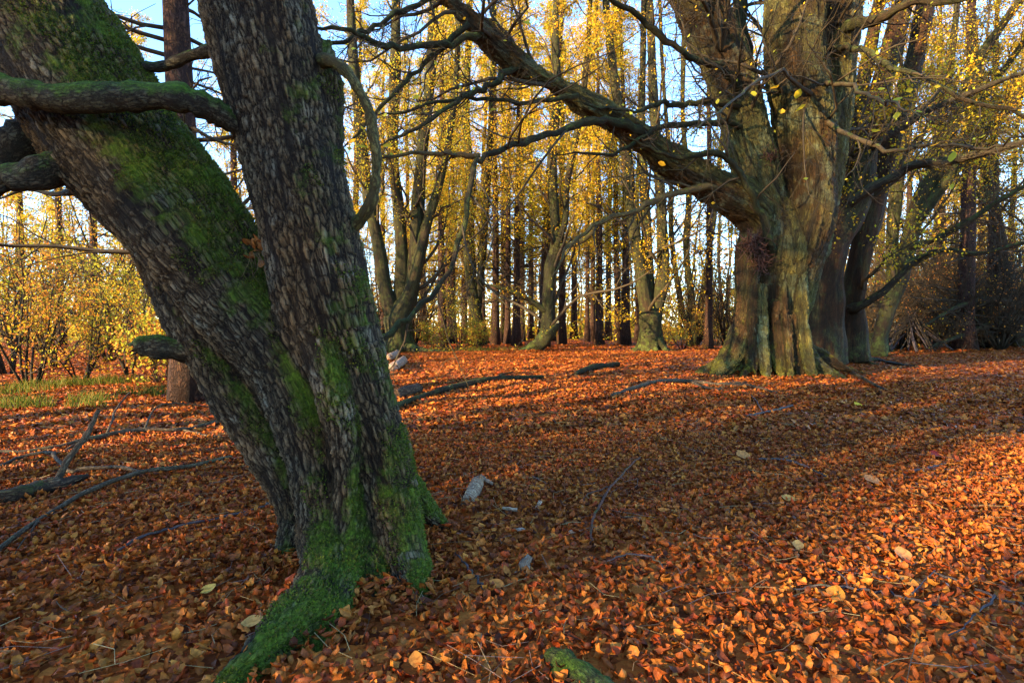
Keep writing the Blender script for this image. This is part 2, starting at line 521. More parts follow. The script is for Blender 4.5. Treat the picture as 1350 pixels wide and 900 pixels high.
M = {}
M['bark_near'] = bark('rugged_bark', (0.26, 0.165, 0.075), (0.29, 0.215, 0.12), (0.009, 0.005, 0.0025), 43, 0.29, 0.019, warp=1.9,
                      moss=(0.075, 0.120, 0.008), lichen=(0.36, 0.37, 0.29), lichen_amt=0.45, edge=0.34)
M['bark_limb'] = bark('mossy_limb_bark', (0.13, 0.10, 0.06), (0.11, 0.10, 0.055), (0.018, 0.013, 0.008), 48, 0.4, 0.008, moss=(0.055, 0.11, 0.007), edge=0.2, lichen=(0.2, 0.2, 0.13), lichen_amt=0.4, disp=False)
M['bark_hook'] = bark('olive_branch_bark', (0.24, 0.20, 0.06), (0.15, 0.14, 0.05), (0.04, 0.03, 0.012), 50, 0.35, 0.007, disp=False, moss=(0.10, 0.12, 0.015))
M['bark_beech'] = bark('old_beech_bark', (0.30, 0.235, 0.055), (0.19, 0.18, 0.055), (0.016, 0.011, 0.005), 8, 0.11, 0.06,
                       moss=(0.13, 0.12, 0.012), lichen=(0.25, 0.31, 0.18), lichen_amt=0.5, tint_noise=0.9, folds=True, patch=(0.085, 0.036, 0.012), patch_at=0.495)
M['bark_dark'] = bark('dark_limb_bark', (0.065, 0.045, 0.026), (0.085, 0.07, 0.035), (0.016, 0.011, 0.007), 14, 0.3, 0.012, moss=(0.07, 0.08, 0.02), disp=False)
M['bark_green'] = bark('green_grey_bark', (0.095, 0.085, 0.028), (0.052, 0.056, 0.018), (0.014, 0.011, 0.005), 9, 0.15, 0.02, moss=(0.08, 0.10, 0.02), base_moss=0.1, disp=False, folds=True, patch=(0.055, 0.03, 0.016), patch_at=0.57)
M['bark_pine'] = bark('scaly_pine_bark', (0.15, 0.070, 0.035), (0.10, 0.055, 0.045), (0.020, 0.010, 0.007), 13, 0.4, 0.02, moss_amt=0.3, disp=False)
M['bark_brown'] = bark('red_brown_bark', (0.21, 0.075, 0.022), (0.10, 0.048, 0.02), (0.018, 0.008, 0.004), 7, 0.14, 0.04, moss=(0.09, 0.09, 0.02), disp=False, folds=True)
M['bark_old'] = bark('brown_and_green_bark', (0.13, 0.12, 0.045), (0.09, 0.085, 0.035), (0.016, 0.010, 0.005), 8, 0.13, 0.04, moss=(0.09, 0.09, 0.02), disp=False, folds=True, patch=(0.085, 0.032, 0.012), patch_at=0.46)
M['twig'] = bark('twig_bark', (0.085, 0.06, 0.032), (0.10, 0.08, 0.04), (0.04, 0.027, 0.015), 30, 0.3, 0.003, disp=False)
M['twig_sunlit'] = bark('sunlit_twig_bark', (0.22, 0.14, 0.035), (0.15, 0.11, 0.035), (0.05, 0.03, 0.012), 30, 0.3, 0.003, disp=False)  # twig bark with the gold of low sunlight put into its colour
M['dead_wood'] = bark('dead_branch_bark', (0.20, 0.145, 0.085), (0.13, 0.10, 0.062), (0.03, 0.020, 0.012), 45, 0.3, 0.004, disp=False, moss=(0.09, 0.10, 0.04))
M['rotten'] = bark('rotten_wood', (0.18, 0.10, 0.05), (0.25, 0.17, 0.10), (0.03, 0.016, 0.01), 30, 0.2, 0.01, disp=False)
M['pale_wood'] = bark('pale_weathered_wood', (0.85, 0.68, 0.52), (0.66, 0.48, 0.34), (0.16, 0.10, 0.06), 40, 0.25, 0.004, disp=False)
M['birch'] = bark('grey_birch_bark', (0.80, 0.60, 0.36), (0.58, 0.42, 0.24), (0.14, 0.08, 0.05), 40, 3.0, 0.004, disp=False)
M['red_twig'] = bark('reddish_twig', (0.22, 0.08, 0.05), (0.17, 0.08, 0.06), (0.06, 0.03, 0.02), 60, 0.3, 0.002, disp=False)
M['grey_twig'] = bark('grey_twig', (0.18, 0.135, 0.13), (0.12, 0.09, 0.085), (0.05, 0.04, 0.04), 60, 0.3, 0.002, disp=False)
M['litter'] = leaf_mat('dry_leaf', 0.15, 0.5, noise=60.0, gloss=0.15)
M['foliage'] = leaf_mat('autumn_foliage', 0.5)
M['evergreen'] = leaf_mat('dark_foliage', 0.2)
M['moss'] = leaf_mat('moss_fuzz', 0.25)
M['grass'] = leaf_mat('grass_blade', 0.4)

def floor_mat():
    m, nt = nodes('leaf_strewn_soil')
    tc = N(nt, 'ShaderNodeTexCoord')
    co = tc.outputs['Object']
    nz = N(nt, 'ShaderNodeTexNoise'); nz.inputs['Scale'].default_value = 6; nz.inputs['Detail'].default_value = 4
    L(nt, co, nz.inputs['Vector'])
    dv = N(nt, 'ShaderNodeVectorMath', operation='MULTIPLY_ADD'); dv.inputs[1].default_value = (0.2, 0.2, 0.2)
    L(nt, nz.outputs['Color'], dv.inputs[0]); L(nt, co, dv.inputs[2])
    vo = N(nt, 'ShaderNodeTexVoronoi'); vo.inputs['Scale'].default_value = 13.0
    L(nt, dv.outputs[0], vo.inputs['Vector'])
    sp = N(nt, 'ShaderNodeSeparateColor'); L(nt, vo.outputs['Color'], sp.inputs[0])
    leafc = ramp(nt, sp.outputs[0], [(0.0, (0.07, 0.016, 0.005)), (0.3, (0.28, 0.065, 0.012)), (0.65, (0.42, 0.11, 0.018)), (1.0, (0.54, 0.19, 0.035))])
    b = N(nt, 'ShaderNodeTexNoise'); b.inputs['Scale'].default_value = 0.35; b.inputs['Detail'].default_value = 6
    L(nt, co, b.inputs['Vector'])
    c = mixc(nt, ramp(nt, b.outputs['Fac'], [(0.4, 0.0), (0.7, 0.35)]), leafc, (0.16, 0.05, 0.014))
    # grass shows through towards the open left side and beyond the trees
    sx = N(nt, 'ShaderNodeSeparateXYZ'); L(nt, co, sx.inputs[0])
    far = ramp(nt, math_n(nt, 'MULTIPLY', math_n(nt, 'ADD', sx.outputs[1], -42.0), 0.03), [(0.0, 0.0), (1.0, 1.0)])
    left = ramp(nt, math_n(nt, 'MULTIPLY_ADD', sx.outputs[0], -0.05, -0.55), [(0.0, 0.0), (1.0, 1.0)])
    g = math_n(nt, 'ADD', math_n(nt, 'MAXIMUM', far, left), math_n(nt, 'MULTIPLY_ADD', b.outputs['Fac'], 1.6, -0.95))
    gc = mixc(nt, nz.outputs['Fac'], (0.10, 0.10, 0.015), (0.22, 0.19, 0.03))
    c = mixc(nt, ramp(nt, g, [(0.15, 0.0), (0.5, 0.85)]), c, gc)
    bs = N(nt, 'ShaderNodeBsdfPrincipled'); L(nt, c, bs.inputs['Base Color']); bs.inputs['Roughness'].default_value = 0.9; bs.inputs['Specular IOR Level'].default_value = 0.05
    bp = N(nt, 'ShaderNodeBump'); bp.inputs['Distance'].default_value = 0.05; bp.inputs['Strength'].default_value = 1.0
    L(nt, math_n(nt, 'ADD', sp.outputs[1], vo.outputs['Distance']), bp.inputs['Height']); L(nt, bp.outputs[0], bs.inputs['Normal'])
    out = N(nt, 'ShaderNodeOutputMaterial'); L(nt, bs.outputs[0], out.inputs['Surface'])
    return m
M['floor'] = floor_mat()

# ------------------------------------------------------------------ the forest floor
def axis(fine, step, far, growth):
    v = list(np.arange(0, fine, step)); s = step
    while v[-1] < far:
        s *= growth; v.append(v[-1] + s)
    return np.array(v)
ax_p = axis(14, 0.25, 900, 1.16)
xs = np.concatenate([-ax_p[:0:-1], ax_p])
ys = np.concatenate([-axis(4, 0.5, 600, 1.3)[:0:-1], axis(30, 0.25, 900, 1.16)])
X, Y = np.meshgrid(xs, ys, indexing='ij')
fm = MB()
ii = np.arange(X.size).reshape(X.shape)
fm.add(np.stack([X, Y, gz(X, Y)], -1).reshape(-1, 3), np.stack([ii[:-1, :-1], ii[1:, :-1], ii[1:, 1:], ii[:-1, 1:]], -1).reshape(-1, 4))
floor = obj('forest_floor', fm, M['floor'], kind='structure')
floor['label'] = 'woodland floor under a carpet of fallen leaves'

# ------------------------------------------------------------------ leaf litter
LITTER = np.array([[0.44, 0.115, 0.018], [0.34, 0.075, 0.012], [0.52, 0.155, 0.025], [0.24, 0.050, 0.010], [0.54, 0.19, 0.028],
                   [0.13, 0.032, 0.010], [0.46, 0.125, 0.018], [0.38, 0.09, 0.015], [0.28, 0.065, 0.014], [0.50, 0.17, 0.03], [0.36, 0.06, 0.012]])
LITTER = LITTER * np.array([1.0, 1.02, 1.0])
def leaf_template(rows, curl, roll, twist, wave, wide=0.31):
    """a curled beech leaf: rows x 3 vertices along the midrib, unit length"""
    v = []
    for i in range(rows):
        t = i / (rows - 1)
        w = wide * math.sin(math.pi * min(max(t, 0.02), 0.985)) ** 0.75 + 0.01
        a = (t - 0.5) * curl
        y = math.sin(a) / curl if abs(curl) > 1e-3 else t - 0.5
        z = (1 - math.cos(a)) / curl if abs(curl) > 1e-3 else 0.0
        for s in (-1, 0, 1):
            b = roll * s
            lx = w * (math.sin(b) / roll if abs(roll) > 1e-3 and s else s)
            lz = w * ((1 - math.cos(b)) / abs(roll) if abs(roll) > 1e-3 else 0.0) + wave * math.sin(t * 9 + s * 2) * abs(s)
            tw = twist * (t - 0.5)
            v.append([lx * math.cos(tw) - lz * math.sin(tw), y, z + lx * math.sin(tw) + lz * math.cos(tw)])
    q = []
    for i in range(rows - 1):
        for k in range(2):
            a = i * 3 + k
            q.append([a, a + 1, a + 4, a + 3])
    return np.array(v), np.array(q)
def rand_rot(n, tilt, rg):
    """random yaw plus a random lean of about tilt radians; some leaves upside down"""
    yaw = rg.uniform(0, 2 * math.pi, n)
    az = rg.uniform(0, 2 * math.pi, n)
    tl = np.abs(rg.normal(0, tilt, n)) + (rg.uniform(0, 1, n) < 0.4) * math.pi
    k = np.stack([np.cos(az), np.sin(az), np.zeros(n)], 1)
    K = np.zeros((n, 3, 3))
    K[:, 0, 2] = k[:, 1]; K[:, 1, 2] = -k[:, 0]; K[:, 2, 0] = -k[:, 1]; K[:, 2, 1] = k[:, 0]
    Rt = np.eye(3) + np.sin(tl)[:, None, None] * K + (1 - np.cos(tl))[:, None, None] * (K @ K)
    c, s = np.cos(yaw), np.sin(yaw)
    Rz = np.zeros((n, 3, 3)); Rz[:, 0, 0] = c; Rz[:, 0, 1] = -s; Rz[:, 1, 0] = s; Rz[:, 1, 1] = c; Rz[:, 2, 2] = 1
    return Rt @ Rz
def scatter(mb, tmpl, pos, rot, size, cols):
    v, q = tmpl
    n = len(pos)
    V = np.einsum('nij,mj->nmi', rot, v) * size[:, None, None] + pos[:, None]
    Q = (q[None] + (np.arange(n) * len(v))[:, None, None]).reshape(-1, 4)
    mb.add(V.reshape(-1, 3), Q, None, None, np.repeat(cols, len(v), 0))
def floor_points(n, y0, y1, margin, rg):
    y = np.sqrt(rg.uniform(y0 ** 2, y1 ** 2, n))
    x = rg.uniform(-1, 1, n) * (0.93 * y + margin)
    return x, y
FG_BASE = np.array([P(470, 760, 2.8)[0], 2.8])
def litter_band(mb, dens, y0, y1, size, rows, tilt, thick, rg, margin=1.5):
    area = 0.93 * (y1 ** 2 - y0 ** 2) + 2 * margin * (y1 - y0)
    n = int(dens * area)
    x, y = floor_points(n, y0, y1, margin, rg)
    pick = rg.integers(0, 7, n)
    mottled = np.sin(x * 1.7 + 1) * np.sin(y * 1.3) * 0.5 + np.sin(x * 4.3 + y * 3.1) * 0.5
    sz = size * rg.uniform(0.65, 1.25, n)
    lift = rg.uniform(0.0, 1.0, n) ** 1.5 * thick
    pos = np.stack([x, y, gz(x, y) + 0.008 + lift + 0.012 * mottled], 1)
    rot = rand_rot(n, tilt, rg)
    cols = LITTER[rg.integers(0, len(LITTER), n)] * rg.uniform(0.7, 1.2, (n, 1)) * (1 + 0.12 * mottled[:, None])
    for k in range(7):
        m = pick == k
        g = np.random.default_rng(100 + k)
        if rows < 3:      # far leaves: a creased lozenge
            z = g.uniform(-.12, .2, 3)
            t = (np.array([[0, -.5, z[0]], [.33, 0, z[1]], [0, .5, z[2]], [-.33, 0, z[1] * .6]]), np.array([[0, 1, 2, 3]]))
            scatter(mb, t, pos[m], rot[m], sz[m], cols[m]); continue
        if rows == 3:     # middle distance: lozenge with a raised or sunken midrib
            z = g.uniform(-.2, .3, 2); zc = g.choice([-1, 1]) * g.uniform(.1, .28)
            t = (np.array([[0, -.5, z[0]], [.33, -.05, z[1]], [0, .5, z[0] * .5], [-.33, .05, z[1]], [0, 0, zc]]), np.array([[0, 1, 2, 4], [0, 4, 2, 3]]))
            scatter(mb, t, pos[m], rot[m], sz[m], cols[m]); continue
        t = leaf_template(rows, g.uniform(1.0, 3.8), g.choice([-1, 1]) * g.uniform(0.9, 2.7), g.uniform(-1.4, 1.4), g.uniform(0, 0.06), g.uniform(0.24, 0.34))
        scatter(mb, t, pos[m], rot[m], sz[m], cols[m])
rl = np.random.default_rng(3)
lm = MB()
litter_band(lm, 1450, 1.45, 6.0, 0.066, 4, 0.95, 0.05, rl)
litter_band(lm, 720, 6.0, 12.0, 0.080, 3, 0.7, 0.045, rl)
litter_band(lm, 250, 12.0, 26.0, 0.105, 2, 0.4, 0.035, rl)
litter_band(lm, 80, 26.0, 44.0, 0.17, 2, 0.35, 0.04, rl)
lo = obj('leaf_litter', lm, M['litter'], kind='stuff', smooth=True)
lo['label'] = 'carpet of curled rust brown beech leaves'

def bank(mb, verts, n, zlo, zhi, size, spread, rg):
    """leaves drifted against a trunk foot"""
    low = verts[(verts[:, 2] > zlo) & (verts[:, 2] < zhi)]
    p = low[rg.integers(0, len(low), n)].copy()
    p[:, :2] += rg.normal(0, spread, (n, 2))
    p[:, 2] = gz(p[:, 0], p[:, 1]) + rg.uniform(.025, .065, n)
    rot = rand_rot(n, 1.0, rg)
    cols = LITTER[rg.integers(0, len(LITTER), n)] * rg.uniform(.7, 1.2, (n, 1))
    for k in range(5):
        m = np.arange(n) % 5 == k
        scatter(mb, leaf_template(4, rg.uniform(1, 3.4), rg.choice([-1, 1]) * rg.uniform(.8, 2.4), rg.uniform(-1.2, 1.2), .04, .3), p[m], rot[m], size * rg.uniform(.7, 1.2, m.sum()), cols[m])

# dry stalks and needles lying among the leaves
sm = MB()
n = 1500
x, y = floor_points(n, 1.5, 7.5, 0.5, rl)
a = rl.uniform(0, math.pi * 2, n); ln = rl.uniform(0.08, 0.3, n)
d = np.stack([np.cos(a), np.sin(a), rl.normal(0, 0.08, n)], 1) * ln[:, None]
p0 = np.stack([x, y, gz(x, y) + rl.uniform(0.035, 0.06, n)], 1)
bend = np.stack([-np.sin(a), np.cos(a), np.zeros(n)], 1) * (ln * rl.normal(0, 0.12, n))[:, None]
polys = np.stack([p0 - d / 2, p0 + bend, p0 + d / 2], 1)
cols = np.array([[0.34, 0.22, 0.10], [0.42, 0.32, 0.14], [0.26, 0.17, 0.13], [0.14, 0.08, 0.04]])[rl.integers(0, 4, n)]
tubes(sm, polys, np.repeat(rl.uniform(0.0009, 0.0022, n)[:, None], 3, 1), 3, col=np.repeat(cols, 9, 0))
so = obj('fallen_stalks', sm, M['litter'], kind='stuff'); so['label'] = 'thin dry stalks scattered through the leaves'

# ------------------------------------------------------------------ the twin-trunked tree in front
fg_base = np.array([P(470, 760, 2.8)[0], 2.8, 0.0])
fg = thing('tree', 'large mossy tree in front forking into two thick stems', 'tree', fg_base)
chains = [px_pts(c) for c in (
    [(-210, -420, 3.4, 56), (-120, -230, 3.3, 70), (-30, -100, 3.2, 80), (30, 0, 3.15, 82), (80, 68, 3.12, 82), (137, 160, 3.1, 81), (190, 232, 3.08, 79), (247, 300, 3.05, 75), (312, 385, 3.0, 66), (376, 470, 2.95, 58),
     (414, 560, 2.88, 49), (433, 650, 2.84, 46), (440, 730, 2.82, 48), (445, 800, 2.82, 54), (445, 850, 2.82, 56)],
    [(215, 345, 3.14, 34), (258, 425, 3.1, 40), (305, 505, 3.06, 40), (350, 572, 3.04, 37), (393, 650, 3.0, 35), (410, 720, 2.98, 36), (402, 790, 2.96, 42), (398, 840, 2.96, 44)],
    [(285, -420, 3.05, 50), (308, -200, 2.98, 60), (325, -80, 2.93, 67), (340, 0, 2.9, 70), (362, 100, 2.9, 69), (383, 200, 2.9, 66), (401, 280, 2.88, 64), (417, 350, 2.85, 64), (440, 430, 2.85, 60), (472, 520, 2.87, 50),
     (499, 600, 2.88, 44), (516, 680, 2.88, 40), (522, 745, 2.86, 41), (526, 810, 2.84, 44), (528, 850, 2.84, 46)],
    [(432, 60, 2.9, 8), (436, 110, 2.9, 16), (440, 170, 2.9, 12), (445, 230, 2.9, 6)],
    [(392, 400, 2.72, 12), (425, 470, 2.68, 22), (448, 560, 2.68, 22), (455, 650, 2.7, 18), (450, 720, 2.7, 22)],
)]
def root(rows):
    return np.array([[*P(px, py, d), r] for px, py, d, r in rows])
chains += [root(c) for c in (
    [(442, 640, 2.84, .13), (436, 700, 2.76, .13), (426, 752, 2.58, .118), (402, 803, 2.30, .105), (364, 846, 2.07, .095), (326, 882, 1.92, .08), (285, 922, 1.80, .045)],
    [(462, 650, 2.80, .09), (461, 720, 2.72, .09), (452, 775, 2.48, .08), (438, 825, 2.24, .065), (424, 866, 2.08, .045), (412, 900, 1.98, .02)],
    [(480, 720, 2.76, .08), (496, 775, 2.56, .055), (512, 805, 2.44, .02)],
    [(520, 660, 2.84, .12), (532, 725, 2.74, .105), (546, 770, 2.58, .07), (556, 800, 2.44, .025)],
    [(408, 640, 3.0, .10), (390, 705, 2.92, .095), (370, 748, 2.80, .06), (352, 780, 2.62, .025)],
    [(528, 630, 3.1, .09), (560, 672, 3.2, .06), (592, 698, 3.32, .025)],
    [(425, 600, 2.86, .06), (452, 520, 2.80, .05), (440, 440, 2.80, .035), (415, 400, 2.86, .02)],
)]
V, Q, co, nr = organic(chains, 0.0105, 0.04, lumps=0.010, lump_freq=7.0, zmin=-0.15)
fn = norm(np.cross(V[Q[:, 1]] - V[Q[:, 0]], V[Q[:, 3]] - V[Q[:, 0]]))
vn = np.zeros_like(V)
for c_ in range(4): np.add.at(vn, Q[:, c_], fn)
vn = norm(vn)
up = vn @ norm(np.array([0.55, -0.25, 0.8]))
moss = np.clip(up * 0.95 - 0.04, -0.5, 0.54) + 0.05
mid = P(428, 490, 2.7)
moss += 0.75 * np.exp(-np.sum((V - mid) ** 2 * np.array([9, 3, 5]), 1) / 0.25)
def axis_dist(c):
    c = catmull(c, 4)[:, :3]
    return np.min(np.stack([np.linalg.norm(V - q, axis=1) for q in c]), 0)
upright = np.clip((axis_dist(chains[0]) - axis_dist(chains[2])) / .08, 0, 1)      # the upright stem stays mostly bare
moss -= 0.34 * upright * np.clip((V[:, 2] - .5) / .4, 0, 1)
low = np.clip((0.55 - V[:, 2]) / 0.55, 0, 1)
moss += 0.30 * low * 0.55 * (vn[:, 2] > -0.3)
right_edge = np.clip(vn[:, 0] - 0.35, 0, 1) * np.clip(1.7 - V[:, 2], 0, 1)
moss += 0.08 * right_edge
tm = MB(); tm.add(V, Q, None, co, None, moss)
obj('trunk', tm, M['bark_near'], fg, fg_base)
bmb = MB(); bank(bmb, V[V[:, 1] > 2.15], 650, .0, .10, .065, .045, np.random.default_rng(61))
o = obj('drifted_leaves', bmb, M['litter'], kind='stuff'); o['label'] = 'dry leaves drifted against the roots of the front tree'
# raised moss cushions on the mossy sides
g = np.random.default_rng(44)
mask = moss + 0.28 * (np.sin(V @ np.array([9, 5, 7.0])) * np.sin(V @ np.array([-6, 8, 11.0]) + 1) + .6 * np.sin(V @ np.array([23, -17, 19.0])))
vis = np.nonzero((mask > 0.46) & (V[:, 2] < 2.9))[0]
pick = vis[g.integers(0, len(vis), 34000)]
nn_ = vn[pick]
p_ = V[pick] + g.normal(0, .004, (len(pick), 3)) - nn_ * 0.004
d_ = norm(nn_ + g.normal(0, .55, p_.shape)); s_ = norm(np.cross(d_, g.normal(size=p_.shape)))
ln_ = g.uniform(.006, .016, (len(pick), 1)); w_ = ln_ * .28
VV = np.stack([p_ - s_ * w_, p_ + s_ * w_, p_ + d_ * ln_], 1)
mz = MB(); mz.add(VV.reshape(-1, 3), None, np.arange(len(pick) * 3).reshape(-1, 3), None,
                  np.repeat(np.array([[.055, .09, .007], [.09, .13, .009], [.04, .065, .005], [.12, .14, .014], [.10, .085, .02]])[g.integers(0, 5, len(pick))], 3, 0))
obj('moss', mz, M['moss'], fg, fg_base, kind='stuff')
def upmoss(gain=0.5, bias=0.15):
    return lambda v, nn: nn[:, 2] * gain + bias
def branch(parent, base, rows, mat, name='branch', sides=10, n=5, lump=0.06, moss_fn=None, wob=0.0, world=False, label=None):
    pts = np.asarray(rows if world else px_pts(rows), float)
    tip = pts[-1] + (pts[-1] - pts[-2]) * 0.7; tip[3] = pts[-1, 3] * 0.25
    pts = np.vstack([pts, tip])
    o = obj(name, one_tube(pts, sides, n, lump, moss_fn or upmoss(), wob=wob), mat, parent, base)
    if label: o['label'] = label
    return o
branch(fg, fg_base, [(330, 178, 2.85, 12), (305, 160, 2.78, 14), (270, 140, 2.72, 17), (225, 128, 2.68, 18), (150, 128, 2.66, 17), (80, 131, 2.66, 18), (30, 122, 2.66, 18), (-30, 112, 2.68, 17), (-120, 80, 2.7, 14)], M['bark_limb'], 'limb', 18, 6, 0.05, upmoss(0.55, 0.42), label='mossy limb crossing in front of the leaning stem')
branch(fg, fg_base, [(105, 165, 3.1, 30), (60, 178, 3.05, 30), (25, 195, 3.0, 27), (-10, 232, 2.95, 24), (-60, 300, 2.9, 18)], M['bark_limb'], 'limb', 16, 6, 0.08, upmoss(0.3, 0.12))
def stub(parent, base, rows, mat, name='broken_stub', sides=14):
    """a snapped branch whose end is jagged"""
    c = catmull(px_pts(rows), 5)
    mb = MB(); tubes(mb, c[:, :3], c[:, 3], sides, 0.10, True, upmoss(0.5, 0.2))
    v = mb.v[0].reshape(-1, sides, 3); dirn = norm(c[-1, :3] - c[-3, :3])
    v[-1] += dirn * rng.uniform(-1.8, 1.4, (sides, 1)) * c[-1, 3]
    v[-2] += dirn * rng.uniform(-0.5, 0.5, (sides, 1)) * c[-1, 3]
    mb.v[0] = v.reshape(-1, 3)
    return obj(name, mb, mat, parent, base)
stub(fg, fg_base, [(120, 205, 2.95, 24), (75, 220, 2.9, 23), (40, 232, 2.84, 22), (8, 236, 2.8, 16), (-4, 240, 2.78, 12)], M['bark_limb'])
stub(fg, fg_base, [(262, 462, 3.05, 22), (235, 459, 3.0, 17), (205, 457, 2.95, 15), (184, 457, 2.92, 12), (176, 459, 2.91, 8)], M['bark_limb'])
branch(fg, fg_base, [(300, 55, 2.95, 9), (278, 66, 3.0, 8), (250, 74, 3.05, 7), (222, 86, 3.1, 7), (196, 88, 3.12, 6), (150, 80, 3.3, 5)], M['bark_limb'])
branch(fg, fg_base, [(415, 85, 2.86, 11), (430, 80, 2.8, 8), (453, 91, 2.76, 7), (470, 114, 2.74, 6.6), (487, 148, 2.73, 6.4), (491, 176, 2.73, 7.4), (497, 206, 2.73, 6.2), (494, 245, 2.74, 6.8), (487, 272, 2.76, 7.6), (470, 294, 2.82, 9), (448, 308, 2.88, 10)], M['bark_hook'], 'branch', 12, 6, 0.05, lambda v, nn: -nn[:, 0] * 0.3 + 0.15, label='hooked olive branch curling back into the right stem')
branch(fg, fg_base, [(100, 252, 3.15, 5), (70, 256, 3.25, 3), (35, 250, 3.35, 2), (0, 262, 3.4, 1.2)], M['twig'], sides=6)
# upper crown of the front tree, bare twigs
rg = np.random.default_rng(21)
stems = np.stack([catmull(chains[i][:3], 3) for i in (0, 2)])[:, :, :3][:, ::-1]
srad = np.stack([catmull(chains[i][:3], 3) for i in (0, 2)])[:, :, 3][:, ::-1]
b1, r1 = grow(stems, 5, 0.5, 1.3, 0.8, 0.08, 0.15, 7, 0.4, rg, prad=srad)
b2, r2 = grow(b1, 7, 0.2, 0.5, 0.8, 0.05, 0.2, 5, 0.5, rg, prad=r1)
b3, r3 = grow(b2, 4, 0.2, 0.5, 0.8, 0.03, 0.25, 3, 0.6, rg, prad=r2)
cm = MB(); tubes(cm, b1, r1, 7); tubes(cm, b2, r2, 5); tubes(cm, b3, r3, 3)
obj('twigs', cm, M['twig'], fg, fg_base, kind='stuff')

# dry leaves caught in the fork
cb = P(337, 322, 2.72)
clm = MB()
g = np.random.default_rng(8)
for k in range(14):
    t = leaf_template(4, g.uniform(0.8, 2.6), g.uniform(0.4, 1.5), g.uniform(-1, 1), 0.03)
    pos = cb + g.normal(0, 1, 3) * np.array([0.022, 0.012, 0.04])
    scatter(clm, t, pos[None], rand_rot(1, 1.2, g), np.array([0.06]), np.array([[0.36, 0.13, 0.03]]) * g.uniform(0.5, 1.2))
for k in range(12):
    p = cb + np.array([g.uniform(-.02, .05), g.uniform(-.02, .01), -0.04])
    q = p + np.array([g.uniform(-.04, .07), -0.01, -g.uniform(.05, .13)])
    tubes(clm, np.stack([p, (p + q) / 2 + g.normal(0, .008, 3), q])[None], np.array([[.0012, .001, .0007]]), 3, col=(0.25, 0.15, 0.08))
tag(obj('leaf_clump', clm, M['litter'], None, cb), 'small clump of dry leaves caught where the two front stems fork', 'leaves')

# ------------------------------------------------------------------ the giant beech at right
def add_leaves_px(parent, base, spots, mat, cols, g):
    for (px, py, d, lpx) in spots:
        p = P(px, py, d)
        t = leaf_template(4, g.uniform(0.2, 0.9), g.uniform(0.2, 0.7), g.uniform(-.5, .5), 0.01, 0.30)
        mb = MB()
        yaw = rand_rot(1, 1.0, g)
        scatter(mb, t, p[None], yaw, np.array([lpx * d / FPX]), np.array([cols[g.integers(0, len(cols))]]))
        obj('leaf', mb, mat, parent, base)
YEL = np.array([[0.75, 0.52, 0.03], [0.62, 0.50, 0.04], [0.80, 0.42, 0.02], [0.5, 0.5, 0.05]])

